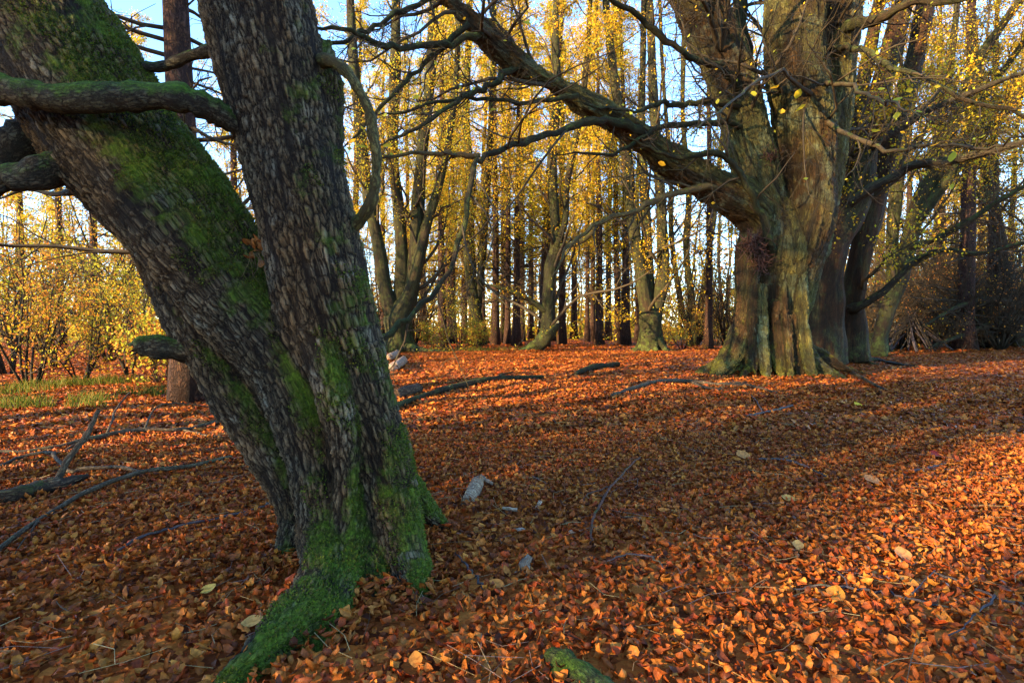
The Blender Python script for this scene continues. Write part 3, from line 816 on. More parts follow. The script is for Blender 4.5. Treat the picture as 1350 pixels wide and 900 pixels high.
rt_base = np.array([P(1020, 480, 13.8)[0], 13.8, 0.0])
rt = thing('beech_tree', 'huge old beech at right with fluted trunk, spreading roots and upright stems', 'tree', rt_base)
D0 = 13.8
rch = [px_pts(c) for c in (
    [(1008, 510, D0, 44), (1009, 470, D0, 38), (1012, 400, D0, 39), (1018, 340, D0, 45), (1020, 300, D0, 38), (1010, 260, D0, 28), (990, 200, D0, 27), (972, 140, D0, 28), (955, 85, D0, 29), (935, 30, D0, 31), (912, -25, D0, 30), (880, -90, D0 + .3, 26), (850, -160, D0 + .6, 22)],
    [(1034, 505, D0 + .2, 36), (1034, 460, D0 + .2, 30), (1034, 400, D0 + .1, 26), (1046, 340, D0 - .1, 32), (1060, 280, D0 - .1, 35), (1062, 220, D0 - .1, 34), (1058, 150, D0 - .1, 37), (1050, 80, D0 - .1, 38), (1048, 10, D0, 38), (1046, -60, D0, 34), (1040, -160, D0, 28)],
    [(1078, 330, D0 + .1, 16), (1086, 270, D0 + .1, 18), (1092, 200, D0 + .1, 20), (1098, 130, D0 + .1, 22), (1102, 60, D0 + .1, 25), (1106, 0, D0 + .2, 25), (1112, -70, D0 + .2, 22), (1120, -160, D0 + .4, 18)],
    [(1056, 435, D0 - .2, 6), (1062, 385, D0 - .2, 9), (1074, 330, D0 - .1, 12), (1086, 290, D0, 10)],
    [(1015, 300, D0 - .1, 26), (985, 272, D0 - .2, 27), (945, 250, D0 - .4, 25), (905, 226, D0 - .7, 22), (862, 195, D0 - 1.1, 19), (820, 165, D0 - 1.5, 17), (760, 128, D0 - 2.1, 15), (705, 97, D0 - 2.6, 14.5), (655, 62, D0 - 3, 14), (615, 22, D0 - 3.3, 13.5), (580, -12, D0 - 3.5, 13), (545, -60, D0 - 3.8, 11), (500, -130, D0 - 4, 9)],
    # flutes and roots
    [(988, 330, D0 - .5, 14.0), (986, 400, D0 - .55, 14.0), (979, 440, D0 - .6, 16.0), (962, 475, D0 - .8, 13.6), (945, 494, D0 - 1.1, 6.8), (930, 503, D0 - 1.3, 3.0)],
    [(1005, 380, D0 - .7, 10.0), (1003, 430, D0 - .75, 13.0), (1006, 470, D0 - .95, 10.2), (1012, 500, D0 - 1.3, 5.2), (1016, 512, D0 - 1.5, 3.0)],
    [(1022, 400, D0 - .7, 9.0), (1022, 450, D0 - .75, 11.0), (1026, 480, D0 - .95, 8.5), (1031, 503, D0 - 1.2, 4.5)],
    [(1042, 420, D0 - .6, 10.0), (1044, 460, D0 - .65, 11.9), (1050, 490, D0 - .9, 6.8), (1055, 503, D0 - 1.1, 3.8)],
    [(1050, 400, D0 - .4, 9.0), (1054, 450, D0 - .5, 10.2), (1075, 480, D0 - .7, 8.5), (1098, 494, D0 - .9, 6.0), (1125, 506, D0 - 1.2, 3.8), (1140, 513, D0 - 1.4, 1.9)],
    [(1050, 440, D0, 12.0), (1072, 470, D0, 8.5), (1105, 484, D0 - .2, 5.1), (1130, 490, D0 - .3, 2.2)],
    [(1000, 470, D0 - .8, 10.2), (985, 490, D0 - 1.1, 6.0), (975, 500, D0 - 1.3, 3.0)],
    [(994, 360, D0 - .6, 9.0), (992, 420, D0 - .72, 11.0), (990, 460, D0 - .85, 8.5), (996, 492, D0 - 1.2, 4.5), (999, 505, D0 - 1.4, 2.2)],
    [(1034, 350, D0 - .62, 8.0), (1033, 410, D0 - .7, 9.0), (1037, 460, D0 - .85, 7.6), (1041, 490, D0 - 1.1, 4.5), (1044, 502, D0 - 1.3, 2.2)],
    [(1054, 340, D0 - .5, 8.0), (1053, 400, D0 - .62, 9.0), (1056, 450, D0 - .75, 7.6), (1066, 485, D0 - 1.0, 5.2), (1078, 500, D0 - 1.3, 3.0)],
    [(975, 440, D0 - .3, 14.0), (958, 470, D0 - .5, 9.3), (938, 488, D0 - .7, 4.5), (915, 496, D0 - .8, 1.9)],
    [(1056, 430, D0 - .2, 9.0), (1066, 460, D0 - .3, 9.3), (1098, 478, D0 - .5, 7.6), (1120, 488, D0 - .6, 4.5), (1150, 494, D0 - .7, 2.2)],
)]
V, Q, co, nr = organic(rch, 0.037, 0.06, lumps=0.045, lump_freq=2.6, zmin=-0.3)
fnn = norm(np.cross(V[Q[:, 1]] - V[Q[:, 0]], V[Q[:, 3]] - V[Q[:, 0]]))
vn = np.zeros_like(V)
for c_ in range(4): np.add.at(vn, Q[:, c_], fnn)
vn = norm(vn)
moss = 0.0 + 0.35 * vn[:, 2] + 0.2 * np.clip(1 - V[:, 2], 0, 1) + 0.15 * np.clip(vn[:, 0], 0, 1) + 0.45 * np.clip(-vn[:, 0] - .2, 0, 1) * np.clip(1.6 - V[:, 2], 0, 1)  # last term: yellow-green algae plus sunlight painted on the low left side
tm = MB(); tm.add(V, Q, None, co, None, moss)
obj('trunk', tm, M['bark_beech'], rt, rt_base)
bmb = MB(); bank(bmb, V, 1500, .0, .25, .10, .14, np.random.default_rng(62))
o = obj('drifted_leaves', bmb, M['litter'], kind='stuff'); o['label'] = 'dry leaves drifted against the roots of the huge beech'
RB = [
    ([(845, 172, 12.2, 6.56), (805, 160, 11.8, 5.74), (775, 160, 11.4, 5.33), (740, 172, 11, 4.10), (700, 186, 10.6, 4.10), (655, 199, 10, 3.77), (628, 213, 9.6, 3.61), (621, 240, 9.3, 3.28), (611, 300, 9, 3.28), (583, 370, 8.6, 3.28), (548, 412, 8.3, 3.77), (505, 444, 8, 4.10)], 'bark_green'),
    ([(632, 205, 9.7, 3.28), (600, 205, 9.6, 3.44), (565, 201, 9.4, 2.87), (525, 204, 9.2, 2.13), (490, 214, 9, 1.23)], 'twig_sunlit'),
    ([(762, 126, 11.4, 3.28), (725, 132, 11.2, 3.28), (683, 135, 11, 2.62), (627, 128, 10.6, 2.46), (577, 137, 10.2, 2.05), (520, 149, 9.8, 1.48)], 'bark_green'),
    ([(680, 88, 10.9, 4.92), (660, 104, 10.7, 4.51), (637, 117, 10.5, 4.10), (600, 133, 10.2, 3.28), (560, 163, 9.8, 2.46), (520, 182, 9.5, 1.64)], 'bark_green'),
    ([(640, 47, 10.5, 4.92), (612, 52, 10.3, 4.51), (577, 60, 10, 4.10), (527, 62, 9.6, 3.69), (490, 55, 9.2, 3.28), (450, 38, 8.8, 2.46), (400, 40, 8.4, 1.64)], 'bark_green'),
    ([(618, 32, 10.4, 4.10), (577, 70, 10.2, 3.28), (543, 97, 10, 2.95), (513, 130, 9.7, 2.46), (470, 177, 9.4, 1.64)], 'bark_green'),
    ([(600, -15, 10.3, 4.10), (563, 1, 10, 3.69), (520, 20, 9.7, 3.28), (483, 40, 9.4, 3.28), (440, 56, 9, 2.46)], 'bark_green'),
    ([(940, 246, 13, 4.92), (900, 253, 12.7, 4.10), (867, 263, 12.3, 3.69), (833, 280, 12, 3.28), (780, 297, 11.6, 2.87), (748, 328, 11.3, 2.05), (735, 350, 11, 1.23)], 'twig_sunlit'),
    ([(1112, 40, 13.6, 7.38), (1128, 32, 13.2, 6.97), (1153, 27, 12.8, 6.56), (1177, 13, 12.3, 5.74), (1210, 3, 12, 4.92), (1262, 0, 11.6, 4.10), (1340, -16, 11, 3.28)], 'bark_green'),
    ([(1100, 66, 13.5, 4.10), (1122, 64, 13, 3.69), (1147, 68, 12.5, 3.28), (1177, 90, 12, 3.28), (1213, 101, 11.6, 2.95), (1267, 128, 11, 2.62), (1352, 153, 10.4, 2.13)], 'bark_green'),
    ([(975, 118, 13.4, 5.74), (960, 97, 13, 5.33), (945, 86, 12.8, 4.92), (922, 81, 12.5, 4.51), (895, 66, 12.2, 4.10), (863, 38, 11.9, 4.10), (830, 14, 11.6, 3.69), (795, -5, 11.2, 3.28)], 'bark_green'),
    ([(1018, 330, 13.1, 5.74), (1004, 283, 12.95, 4.92), (985, 243, 12.9, 4.51), (965, 216, 12.8, 4.10), (943, 199, 12.6, 3.94), (915, 205, 12.4, 3.61), (880, 206, 12.2, 2.95), (850, 192, 12, 2.13)], 'bark_green'),
    ([(975, 140, 13.4, 4.10), (935, 133, 13, 4.10), (900, 137, 12.7, 3.69), (867, 137, 12.4, 3.28), (835, 148, 12, 2.46), (790, 140, 11.6, 1.64)], 'bark_green'),
    ([(975, 165, 13.4, 4.10), (935, 162, 13, 3.69), (900, 165, 12.6, 3.69), (860, 170, 12.3, 3.28), (820, 200, 12, 2.46), (770, 202, 11.6, 1.64)], 'bark_green'),
    ([(1006, 250, 14.2, 7.38), (996, 180, 14.3, 7.38), (988, 100, 14.4, 7.38), (980, 30, 14.5, 7.38), (970, -40, 14.6, 6.56)], 'bark_green'),
    ([(1070, 130, 13.3, 3.28), (1040, 98, 12, 2.13), (1000, 105, 10.5, 1.80), (970, 130, 9.2, 1.48), (930, 160, 8, 0.98)], 'twig'),
    ([(1090, 110, 13, 3.28), (1120, 112, 11.5, 2.46), (1150, 130, 9.5, 1.97), (1180, 138, 8.2, 1.48), (1210, 150, 7.4, 0.82)], 'twig'),
    ([(1090, 160, 13.2, 4.10), (1130, 185, 12, 2.87), (1180, 200, 11, 2.46), (1240, 190, 10, 2.05), (1300, 195, 9.2, 1.64), (1345, 180, 8.6, 1.15)], 'twig'),
]
bpolys = []
for i, (rows, mt) in enumerate(RB):
    if rows[0][2] >= 12.9:                 # root the branch inside its stem
        (xa, ya, da, ra), (xb, yb, _, _) = rows[0], rows[1]
        rows = [(xa + (xa - xb) * .25, ya + (ya - yb) * .25, D0 + .1, ra * 1.25), (xa, ya, da, ra * 1.05)] + rows[1:]
    o = branch(rt, rt_base, rows, M[mt], 'branch', 9, 4, 0.08, upmoss(0.3, 0.1), wob=0.022)
    c = catmull(px_pts(rows), 4)
    k = np.linspace(0, len(c) - 1, 9)
    bpolys.append(np.stack([np.interp(k, np.arange(len(c)), c[:, q]) for q in range(4)], 1))
    if i == 15: add_leaves_px(o, rt_base, [(1021, 116, 10.6, 13), (1052, 125, 12, 16), (1056, 143, 11.5, 14), (1031, 146, 10.6, 14), (993, 124, 9.8, 12), (958, 142, 8.8, 9), (946, 134, 8.6, 9)], M['foliage'], YEL, np.random.default_rng(4))
    if i == 16: add_leaves_px(o, rt_base, [(1162, 118, 9.2, 14), (1165, 137, 9, 16), (1183, 130, 8.4, 16), (1175, 103, 8.6, 12), (1199, 120, 8, 13), (1181, 152, 8, 14), (1155, 173, 8.6, 13), (1212, 148, 7.6, 13)], M['foliage'], YEL, np.random.default_rng(6))
    if i == 17: add_leaves_px(o, rt_base, [(1234, 191, 10, 18), (1255, 206, 9.6, 18), (1295, 181, 9.2, 13), (1254, 245, 9.8, 12), (1218, 228, 10, 10)], M['foliage'], YEL, np.random.default_rng(9))
    if i == 1: add_leaves_px(o, rt_base, [(510, 193, 9.2, 16), (476, 194, 9, 15), (465, 187, 9, 16), (549, 128, 9.5, 10)], M['foliage'], YEL, np.random.default_rng(10))
    if i == 7: add_leaves_px(o, rt_base, [(872, 216, 12.2, 12), (838, 204, 12, 11), (775, 64, 11, 14), (789, 64, 11, 14), (651, 143, 10.6, 15), (695, 31, 10.6, 12)], M['foliage'], YEL, np.random.default_rng(12))
bp = np.stack(bpolys)
rg = np.random.default_rng(31)
stem_c = []
for ci in (0, 1, 2, 4):
    c = catmull(rch[ci], 4); c = c[len(c) // 3:]
    k = np.linspace(0, len(c) - 1, 9)
    stem_c.append(np.stack([np.interp(k, np.arange(len(c)), c[:, q]) for q in range(4)], 1))
stem_c = np.stack(stem_c)
b1, r1 = grow(stem_c[:, :, :3], 12, 0.25, 0.5, 0.9, 0.06, 0.22, 8, 0.22, rg, prad=stem_c[:, :, 3])
allb = np.concatenate([b1, bp[:, :, :3]]); allr = np.concatenate([r1, bp[:, :, 3]])
b2, r2 = grow(allb, 9, 0.15, 0.42, 0.75, 0.04, 0.25, 6, 0.45, rg, prad=allr)
b3, r3 = grow(b2, 5, 0.15, 0.5, 0.75, 0.02, 0.28, 4, 0.55, rg, prad=r2)
b4, r4 = grow(b3, 3, 0.2, 0.6, 0.7, 0.02, 0.3, 2, 0.7, rg, prad=r3)
cm = MB(); tubes(cm, b1, r1, 6, 0.05); tubes(cm, b2, r2, 5); tubes(cm, b3, r3, 3); tubes(cm, b4, np.maximum(r4, 0.004), 3)
obj('twigs', cm, M['twig'], rt, rt_base, kind='stuff')
fmb = MB()
pts = b4[:, -1][rg.uniform(0, 1, len(b4)) < 0.10]
leaf_cards(fmb, pts, 0.075, YEL, rg)
obj('foliage', fmb, M['foliage'], rt, rt_base, kind='stuff')
# burrs of short twigs on the trunk
def burr(parent, base, spots, mat):
    mb = MB()
    g = np.random.default_rng(17)
    for (px, py, d, rp, nn) in spots:
        c = P(px, py, d); rad = rp * d / FPX
        st = c + g.normal(0, 0.4, (nn, 3)) * rad
        dr = norm(g.normal(size=(nn, 3)) + np.array([0, -0.8, 0.1])) * rad * g.uniform(0.5, 1.3, (nn, 1))
        pl = np.stack([st, st + dr * .5 + g.normal(0, .12, (nn, 3)) * rad, st + dr], 1)
        tubes(mb, pl, np.repeat(np.array([[.012, .008, .004]]), nn, 0), 3)
    return obj('burr_twigs', mb, mat, parent, base, kind='stuff')
burr(rt, rt_base, [(990, 325, 13.1, 20, 160), (1000, 345, 13.1, 16, 90), (1010, 210, 13.4, 14, 60)], M['red_twig'])

# ------------------------------------------------------------------ trees drawn from the photograph behind them
GOLD = np.array([[0.64, 0.38, 0.014], [0.58, 0.31, 0.012], [0.66, 0.46, 0.02], [0.44, 0.38, 0.02], [0.55, 0.25, 0.012], [0.40, 0.24, 0.015]])
BROWN = np.array([[0.50, 0.20, 0.03], [0.42, 0.15, 0.025], [0.60, 0.30, 0.04], [0.36, 0.13, 0.03]])
YGREEN = np.array([[0.42, 0.40, 0.03], [0.55, 0.48, 0.04], [0.32, 0.33, 0.03], [0.6, 0.42, 0.03]])
def resample(c, n):
    k = np.linspace(0, len(c) - 1, n)
    return np.stack([np.interp(k, np.arange(len(c)), c[:, q]) for q in range(c.shape[1])], 1)
def drawn_tree(label, base_px, stems, bark_m, seed, name='tree', nb=11, sub=7, twigs=4, leaves=0.5, leaf=0.08, pal=GOLD, extra=(), group=None, twig_m='twig', spread=0.75, up=0.10, length=0.34, t0=0.22, fine=True, lean_mat=None, sides=12, roots=True):
    """stems drawn as px, py, depth, radius px; finer branches grow from them"""
    g = np.random.default_rng(seed)
    base = G(*base_px)
    t = thing(name, label, 'tree', base, group)
    mb = MB(); st = []
    for rows in stems:
        c = catmull(px_pts(rows), 5)
        tubes(mb, c[:, :3], c[:, 3], sides, 0.07, True, lambda v, nn: 0.1 + 0.3 * nn[:, 2] + 0.3 * np.clip(1.2 - v[:, 2], 0, 1))
        st.append(resample(c, 12))
    if roots:
        d = base[1]; r = stems[0][0][3] * d / FPX
        for a in g.uniform(0, 6.28, 1) + np.arange(6) * 1.05 + g.uniform(-.3, .3, 6):
            o = np.array([math.cos(a), math.sin(a), 0])
            c = catmull(np.array([[*(base + o * r * .5 + [0, 0, r * 2.2]), r * .42], [*(base + o * r * .8 + [0, 0, r * .8]), r * .36], [*(base + o * r * 1.45 + [0, 0, .05]), r * .2], [*(base + o * r * 2.4 + [0, 0, -.05]), r * .08]]), 3)
            tubes(mb, c[:, :3], c[:, 3], 8, 0.05, True, lambda v, nn: 0.3 + 0.3 * nn[:, 2])
    obj('trunk', mb, M[bark_m], t, base)
    for rows in extra:
        branch(t, base, rows, M[lean_mat or bark_m], 'branch', 8, 4, 0.06, wob=0.01)
        st.append(resample(catmull(px_pts(rows), 4), 12))
    st = np.stack(st)
    b1, r1 = grow(st[:, :, :3], nb, t0, length, spread, up, 0.2, 8, 0.27, g, prad=st[:, :, 3])
    b2, r2 = grow(b1, sub, 0.2, 0.5, 0.7, 0.05, 0.2, 5, 0.5, g, prad=r1)
    b3, r3 = grow(b2, twigs, 0.2, 0.55, 0.7, 0.03, 0.25, 3, 0.6, g, prad=r2)
    cm = MB(); tubes(cm, b1, r1, 5, 0.04); tubes(cm, b2, r2, 4, cap=False); tubes(cm, b3, np.maximum(r3, 0.004), 3)
    ends = b3.reshape(-1, 3)
    if fine:
        b4, r4 = grow(b3, 3, 0.2, 0.9, 0.7, 0.02, 0.3, 1, 0.7, g, prad=r3)
        tubes(cm, b4, np.maximum(r4, 0.005), 3); ends = b4.reshape(-1, 3)
    obj('twigs', cm, M[twig_m], t, base, kind='stuff')
    if leaves > 0:
        k = max(1, int(len(ends) * leaves * 3.0))
        own = len(ends) * len(stems) // len(st)          # few leaves on the low side branches
        pick = np.where(g.uniform(0, 1, k) < 0.985, g.integers(0, own, k), g.integers(0, len(ends), k))
        pts = ends[pick] + g.normal(0, 0.15, (k, 3))
        fmb = MB(); leaf_cards(fmb, pts, leaf, pal, g, 0.3)
        obj('foliage', fmb, M['foliage'], t, base, kind='stuff')
    return t

# second old trunk behind the giant beech
drawn_tree('dark red-brown old trunk standing just behind the huge beech', (1100, 476),
    [[(1088, 482, 18.2, 28), (1086, 440, 18.2, 24), (1087, 390, 18.2, 22), (1094, 340, 18.2, 21), (1110, 300, 18.2, 19), (1128, 260, 18.2, 18), (1145, 180, 18.2, 15), (1165, 100, 18.2, 13), (1190, 10, 18.2, 11), (1215, -80, 18.2, 8)],
     [(1126, 476, 18.9, 18), (1125, 430, 18.9, 15), (1127, 380, 18.8, 14), (1140, 310, 18.6, 15), (1158, 240, 18.6, 14), (1180, 160, 18.6, 13), (1205, 80, 18.6, 12), (1222, 0, 18.6, 10), (1240, -90, 18.6, 8)],
     [(1085, 380, 18.4, 16), (1078, 300, 18.4, 13), (1112, 200, 18.4, 12), (1140, 100, 18.4, 9), (1160, 0, 18.4, 7), (1180, -90, 18.4, 5)]],
    'bark_old', 41, nb=10, leaves=0.5, extra=[
     [(1120, 268, 17.8, 7), (1150, 248, 17.3, 6.5), (1185, 230, 16.8, 6), (1205, 217, 16.4, 6), (1260, 211, 15.8, 5), (1300, 200, 15.2, 4.5), (1360, 184, 14.6, 4)],
     [(1148, 195, 17.8, 5), (1183, 173, 17.4, 4.5), (1217, 150, 17, 4), (1260, 130, 16.5, 3.5), (1360, 92, 15.5, 2.5)],
     [(1122, 408, 18.6, 7), (1136, 402, 18.2, 5.5), (1165, 384, 17.8, 5), (1200, 350, 17.4, 3.5), (1225, 335, 17, 2)]], lean_mat='bark_dark')
# leaning green tree further right
drawn_tree('slanting green-barked tree right of the old red-brown trunk', (1157, 466),
    [[(1157, 470, 24, 12), (1160, 445, 24, 10), (1170, 410, 24, 9), (1186, 365, 24, 9.5), (1200, 315, 24, 10), (1212, 270, 23.8, 11), (1238, 215, 23.5, 9), (1262, 150, 23.2, 7.5), (1290, 80, 23, 6.5), (1320, 35, 22.6, 5), (1360, -20, 22, 4)],
     [(1180, 385, 24.2, 9), (1176, 320, 24.2, 8), (1182, 260, 24.3, 8), (1190, 190, 24.5, 7), (1205, 100, 24.6, 6.5), (1215, 0, 24.8, 6), (1225, -80, 25, 5)],
     [(1176, 400, 24.4, 7), (1192, 340, 24.6, 6), (1222, 250, 24.8, 5.5), (1242, 160, 25, 5), (1256, 60, 25, 4), (1268, -60, 25, 3)],
     [(1204, 300, 24, 6), (1240, 235, 24.2, 5), (1285, 150, 24.2, 4.5), (1325, 90, 24, 4), (1370, 30, 23.8, 3)],
     [(1208, 290, 23.8, 8), (1235, 255, 23.4, 7), (1268, 212, 23, 6), (1300, 175, 22.6, 5), (1335, 138, 22.2, 4), (1375, 100, 22, 3)]],
    'bark_green', 42, nb=16, sub=9, leaves=0.3, extra=[
     [(1198, 325, 23.8, 6), (1225, 318, 23.4, 4), (1262, 300, 23, 3.5), (1310, 270, 22.5, 3), (1360, 240, 22, 2)],
     [(1190, 352, 23.8, 6), (1240, 330, 23.4, 4), (1290, 335, 23, 3), (1350, 320, 22.5, 2)]])
# curved tree in the middle
drawn_tree('crooked green tree in the middle whose foot sweeps along the ground', (703, 462),
    [[(684, 464, 26.4, 4), (697, 461, 26.4, 7), (710, 454, 26.4, 9), (720, 440, 26.4, 9.5), (722, 418, 26.5, 8.5), (723, 390, 26.5, 8), (727, 352, 26.5, 8), (734, 320, 26.5, 8.5), (731, 280, 26.5, 7), (728, 200, 26.5, 6), (735, 120, 26.5, 5.5), (732, 40, 26.5, 5), (738, -60, 26.5, 4)],
     [(733, 325, 26.3, 5), (745, 290, 26.3, 4.5), (748, 240, 26.3, 4), (765, 150, 26.3, 4), (775, 60, 26.3, 3.5), (780, -50, 26.3, 3)]],
    'bark_green', 43, nb=12, leaves=0.8, extra=[
     [(708, 457, 26.2, 9), (720, 445, 26.1, 8.5), (730, 434, 26, 6)],
     [(730, 325, 26.4, 4), (755, 322, 26, 3), (775, 313, 25.6, 3), (788, 296, 25.3, 2)],
     [(722, 412, 26.4, 4), (700, 397, 26.2, 3), (683, 388, 26, 3), (660, 380, 25.8, 2)]], roots=False)
# multi-stemmed tree at left of centre
drawn_tree('green many-stemmed beech just right of the front tree', (528, 460),
    [[(524, 464, 26, 17), (524, 440, 26, 16), (526, 415, 26, 17), (540, 390, 26, 11), (548, 340, 26, 9), (550, 280, 26, 8.5), (556, 200, 26, 8), (568, 100, 26, 7), (572, 0, 26, 6), (576, -80, 26, 5)],
     [(520, 420, 26, 12), (508, 380, 26, 9), (498, 320, 26, 8), (486, 260, 26, 8), (476, 180, 26, 7), (466, 80, 26, 6), (460, -40, 26, 5)],
     [(528, 410, 26.2, 11), (530, 350, 26.2, 8.5), (526, 280, 26.2, 8), (518, 200, 26.2, 7), (520, 120, 26.2, 7), (522, 20, 26.2, 6), (522, -80, 26.2, 5)],
     [(532, 410, 25.9, 10), (545, 370, 25.8, 8), (562, 300, 25.7, 7), (585, 220, 25.6, 5), (600, 120, 25.5, 4), (606, 0, 25.5, 3)]],
    'bark_green', 44, nb=11, leaves=0.9, pal=np.vstack([GOLD, YGREEN]), extra=[[(536, 458, 25.6, 6), (556, 462, 25.2, 4), (580, 464, 24.8, 2.5), (600, 465, 24.5, 1)]])
# forked tree right of centre
drawn_tree('green tree splitting low into two stems, left of the huge beech', (858, 463),
    [[(856, 466, 26.6, 15), (856, 445, 26.6, 14), (857, 425, 26.6, 13), (850, 395, 26.6, 9), (842, 340, 26.6, 8), (832, 280, 26.6, 7.5), (825, 200, 26.6, 7), (812, 120, 26.6, 6), (800, 20, 26.6, 5), (795, -70, 26.6, 4)],
     [(860, 440, 26.7, 12), (866, 405, 26.7, 9), (874, 360, 26.7, 8.5), (873, 300, 26.7, 7), (868, 220, 26.7, 7), (862, 140, 26.7, 6), (858, 40, 26.7, 5), (852, -60, 26.7, 4)],
     [(856, 420, 26.8, 8), (854, 340, 26.8, 6.5), (850, 260, 26.8, 6), (846, 180, 26.8, 5), (848, 60, 26.8, 4), (850, -60, 26.8, 3)]],
    'bark_green', 45, nb=10, leaves=0.35, extra=[[(864, 448, 26.5, 7), (875, 460, 26.3, 5), (880, 467, 26.1, 3)]])
# golden-lit crooked stems
drawn_tree('golden sunlit crooked trunk among the pines left of the middle', (632, 452),
    [[(633, 455, 32, 9), (630, 420, 32, 8), (622, 380, 32, 8), (618, 320, 32, 7), (620, 240, 32, 6), (614, 150, 32, 5), (618, 50, 32, 4.5), (620, -60, 32, 4)],
     [(628, 420, 32, 6), (634, 360, 32, 5), (640, 280, 32, 5), (646, 180, 32, 4), (650, 60, 32, 3.5), (652, -60, 32, 3)]],
    'bark_green', 46, nb=12, leaves=1.4, twig_m='twig_sunlit')
# thin pale birch-like stems at far right of centre
drawn_tree('thin-stemmed bare tree in the gap left of the huge beech', (912, 452),
    [[(914, 456, 34, 5), (912, 400, 34, 4.5), (905, 330, 34, 4), (908, 250, 34, 4), (900, 150, 34, 3), (902, 30, 34, 3), (900, -70, 34, 2)],
     [(916, 455, 34.3, 4), (925, 390, 34.3, 3.5), (940, 300, 34.3, 3), (950, 200, 34.3, 3), (965, 80, 34.3, 2.5), (970, -60, 34.3, 2)],
     [(910, 456, 33.8, 4), (896, 390, 33.8, 3.5), (885, 310, 33.8, 3), (884, 220, 33.8, 3), (874, 100, 33.8, 2.5), (868, -50, 33.8, 2)]],
    'bark_green', 47, nb=12, leaves=0.3, roots=False)
# many-stemmed bare bush-like tree at right edge
drawn_tree('bare tree with arching branches at the right edge of the wood', (1345, 452),
    [[(1345, 455, 30, 9), (1335, 400, 30, 8), (1322, 330, 30, 7), (1305, 250, 30, 6), (1290, 160, 30, 5), (1285, 60, 30, 4), (1280, -60, 30, 3)],
     [(1350, 455, 30, 8), (1362, 380, 30, 7), (1370, 300, 30, 6), (1375, 200, 30, 5), (1365, 80, 30, 4), (1360, -50, 30, 3)]],
    'bark_dark', 48, nb=14, sub=8, leaves=0.7, extra=[[(1340, 420, 29.5, 5), (1300, 430, 28.5, 4), (1260, 445, 27.5, 3), (1240, 452, 27, 2)], [(1335, 400, 29.5, 5), (1300, 395, 28.5, 4), (1262, 405, 27.5, 3), (1235, 420, 27, 2)]], roots=False)

# ------------------------------------------------------------------ pines and larches: a few kinds, copied
def conifer_kind(seed, height, r0, whorls, leaves, pal, leaf_m='foliage', low=0.12, leafy_from=0.25, droop=0.0, spread=2.6, leaf=0.12, dead=0.0):
    """parts of a straight conifer, built around its foot"""
    g = np.random.default_rng(seed)
    z = np.linspace(-0.1, height, 16)
    wob = np.cumsum(g.normal(0, 0.05, (16, 2)), 0) * np.linspace(0, 1, 16)[:, None]
    c = np.stack([wob[:, 0], wob[:, 1], z], 1)
    rad = r0 * (1 - 0.8 * (z / height)) * (1 + 0.5 * np.exp(-np.maximum(z, 0) / 0.5))
    tm = MB(); tubes(tm, c, rad, 12, 0.04, True, lambda v, nn: 0.25 * np.clip(1.5 - v[:, 2], 0, 1) + 0.0 * nn[:, 0])
    b1, r1 = grow(c[None], whorls, low, spread / height, 1.45, 0.02 - droop, 0.12, 6, 0.22, g, prad=rad[None], lmin=0.3, shape=0.6)
    b2, r2 = grow(b1, 7, 0.12, 0.5, 0.8, -0.02, 0.22, 4, 0.5, g, prad=r1)
    b3, r3 = grow(b2, 3, 0.2, 0.6, 0.7, -0.02, 0.25, 2, 0.6, g, prad=r2)
    cm = MB(); tubes(cm, b1, np.maximum(r1, .008), 4); tubes(cm, b2, np.maximum(r2, .005), 3); tubes(cm, b3, np.maximum(r3, .004), 3)
    pts = np.concatenate([b3.reshape(-1, 3), b2.reshape(-1, 3)])
    pts = pts[pts[:, 2] > leafy_from * height]
    k = min(leaves, len(pts) * 6)
    pts = pts[g.integers(0, len(pts), k)] + g.normal(0, 0.13, (k, 3))
    fmb = MB(); leaf_cards(fmb, pts, leaf, pal, g, 0.4)
    return tm, cm, fmb
def kind(tm, cm, fmb, bark_m, leaf_m, twig_m='twig'):
    return (tm.mesh('trunk', M[bark_m]), cm.mesh('twigs', M[twig_m]), fmb.mesh('foliage', M[leaf_m]))
KIND = {
    'larch': [kind(*conifer_kind(50 + i, 24, 0.26, 110, 20000, np.vstack([GOLD, YGREEN]), leaf=.095), 'bark_pine', 'foliage', 'twig_sunlit') for i in range(3)],
    'dead': [kind(*conifer_kind(60 + i, 22, 0.24, 120, 3500, GOLD, leafy_from=0.4, spread=3.0), 'bark_pine', 'foliage', 'twig') for i in range(2)],
    'spruce': [kind(*conifer_kind(70 + i, 22, 0.30, 120, 5200, np.array([[0.05, 0.075, 0.03], [0.07, 0.09, 0.03], [0.10, 0.09, 0.03]]), leafy_from=0.30, low=0.05, spread=3.2, leaf=0.11), 'bark_pine', 'evergreen', 'dead_wood') for i in range(1)],
}
def stand(name, label, kd, var, base, s, rz, lean=(0, 0), group=None, wide=1.0):
    t = thing(name, label, 'tree', base, group)
    t.scale = (s * wide, s * wide, s)
    t.rotation_euler = (lean[1], lean[0], rz)
    k = KIND[kd][var % len(KIND[kd])]
    for nm, me in zip(('trunk', 'twigs', 'foliage'), k):
        o = bpy.data.objects.new(nm, me); COL.objects.link(o); o.parent = t
        if nm != 'trunk': o['kind'] = 'stuff'
    return t
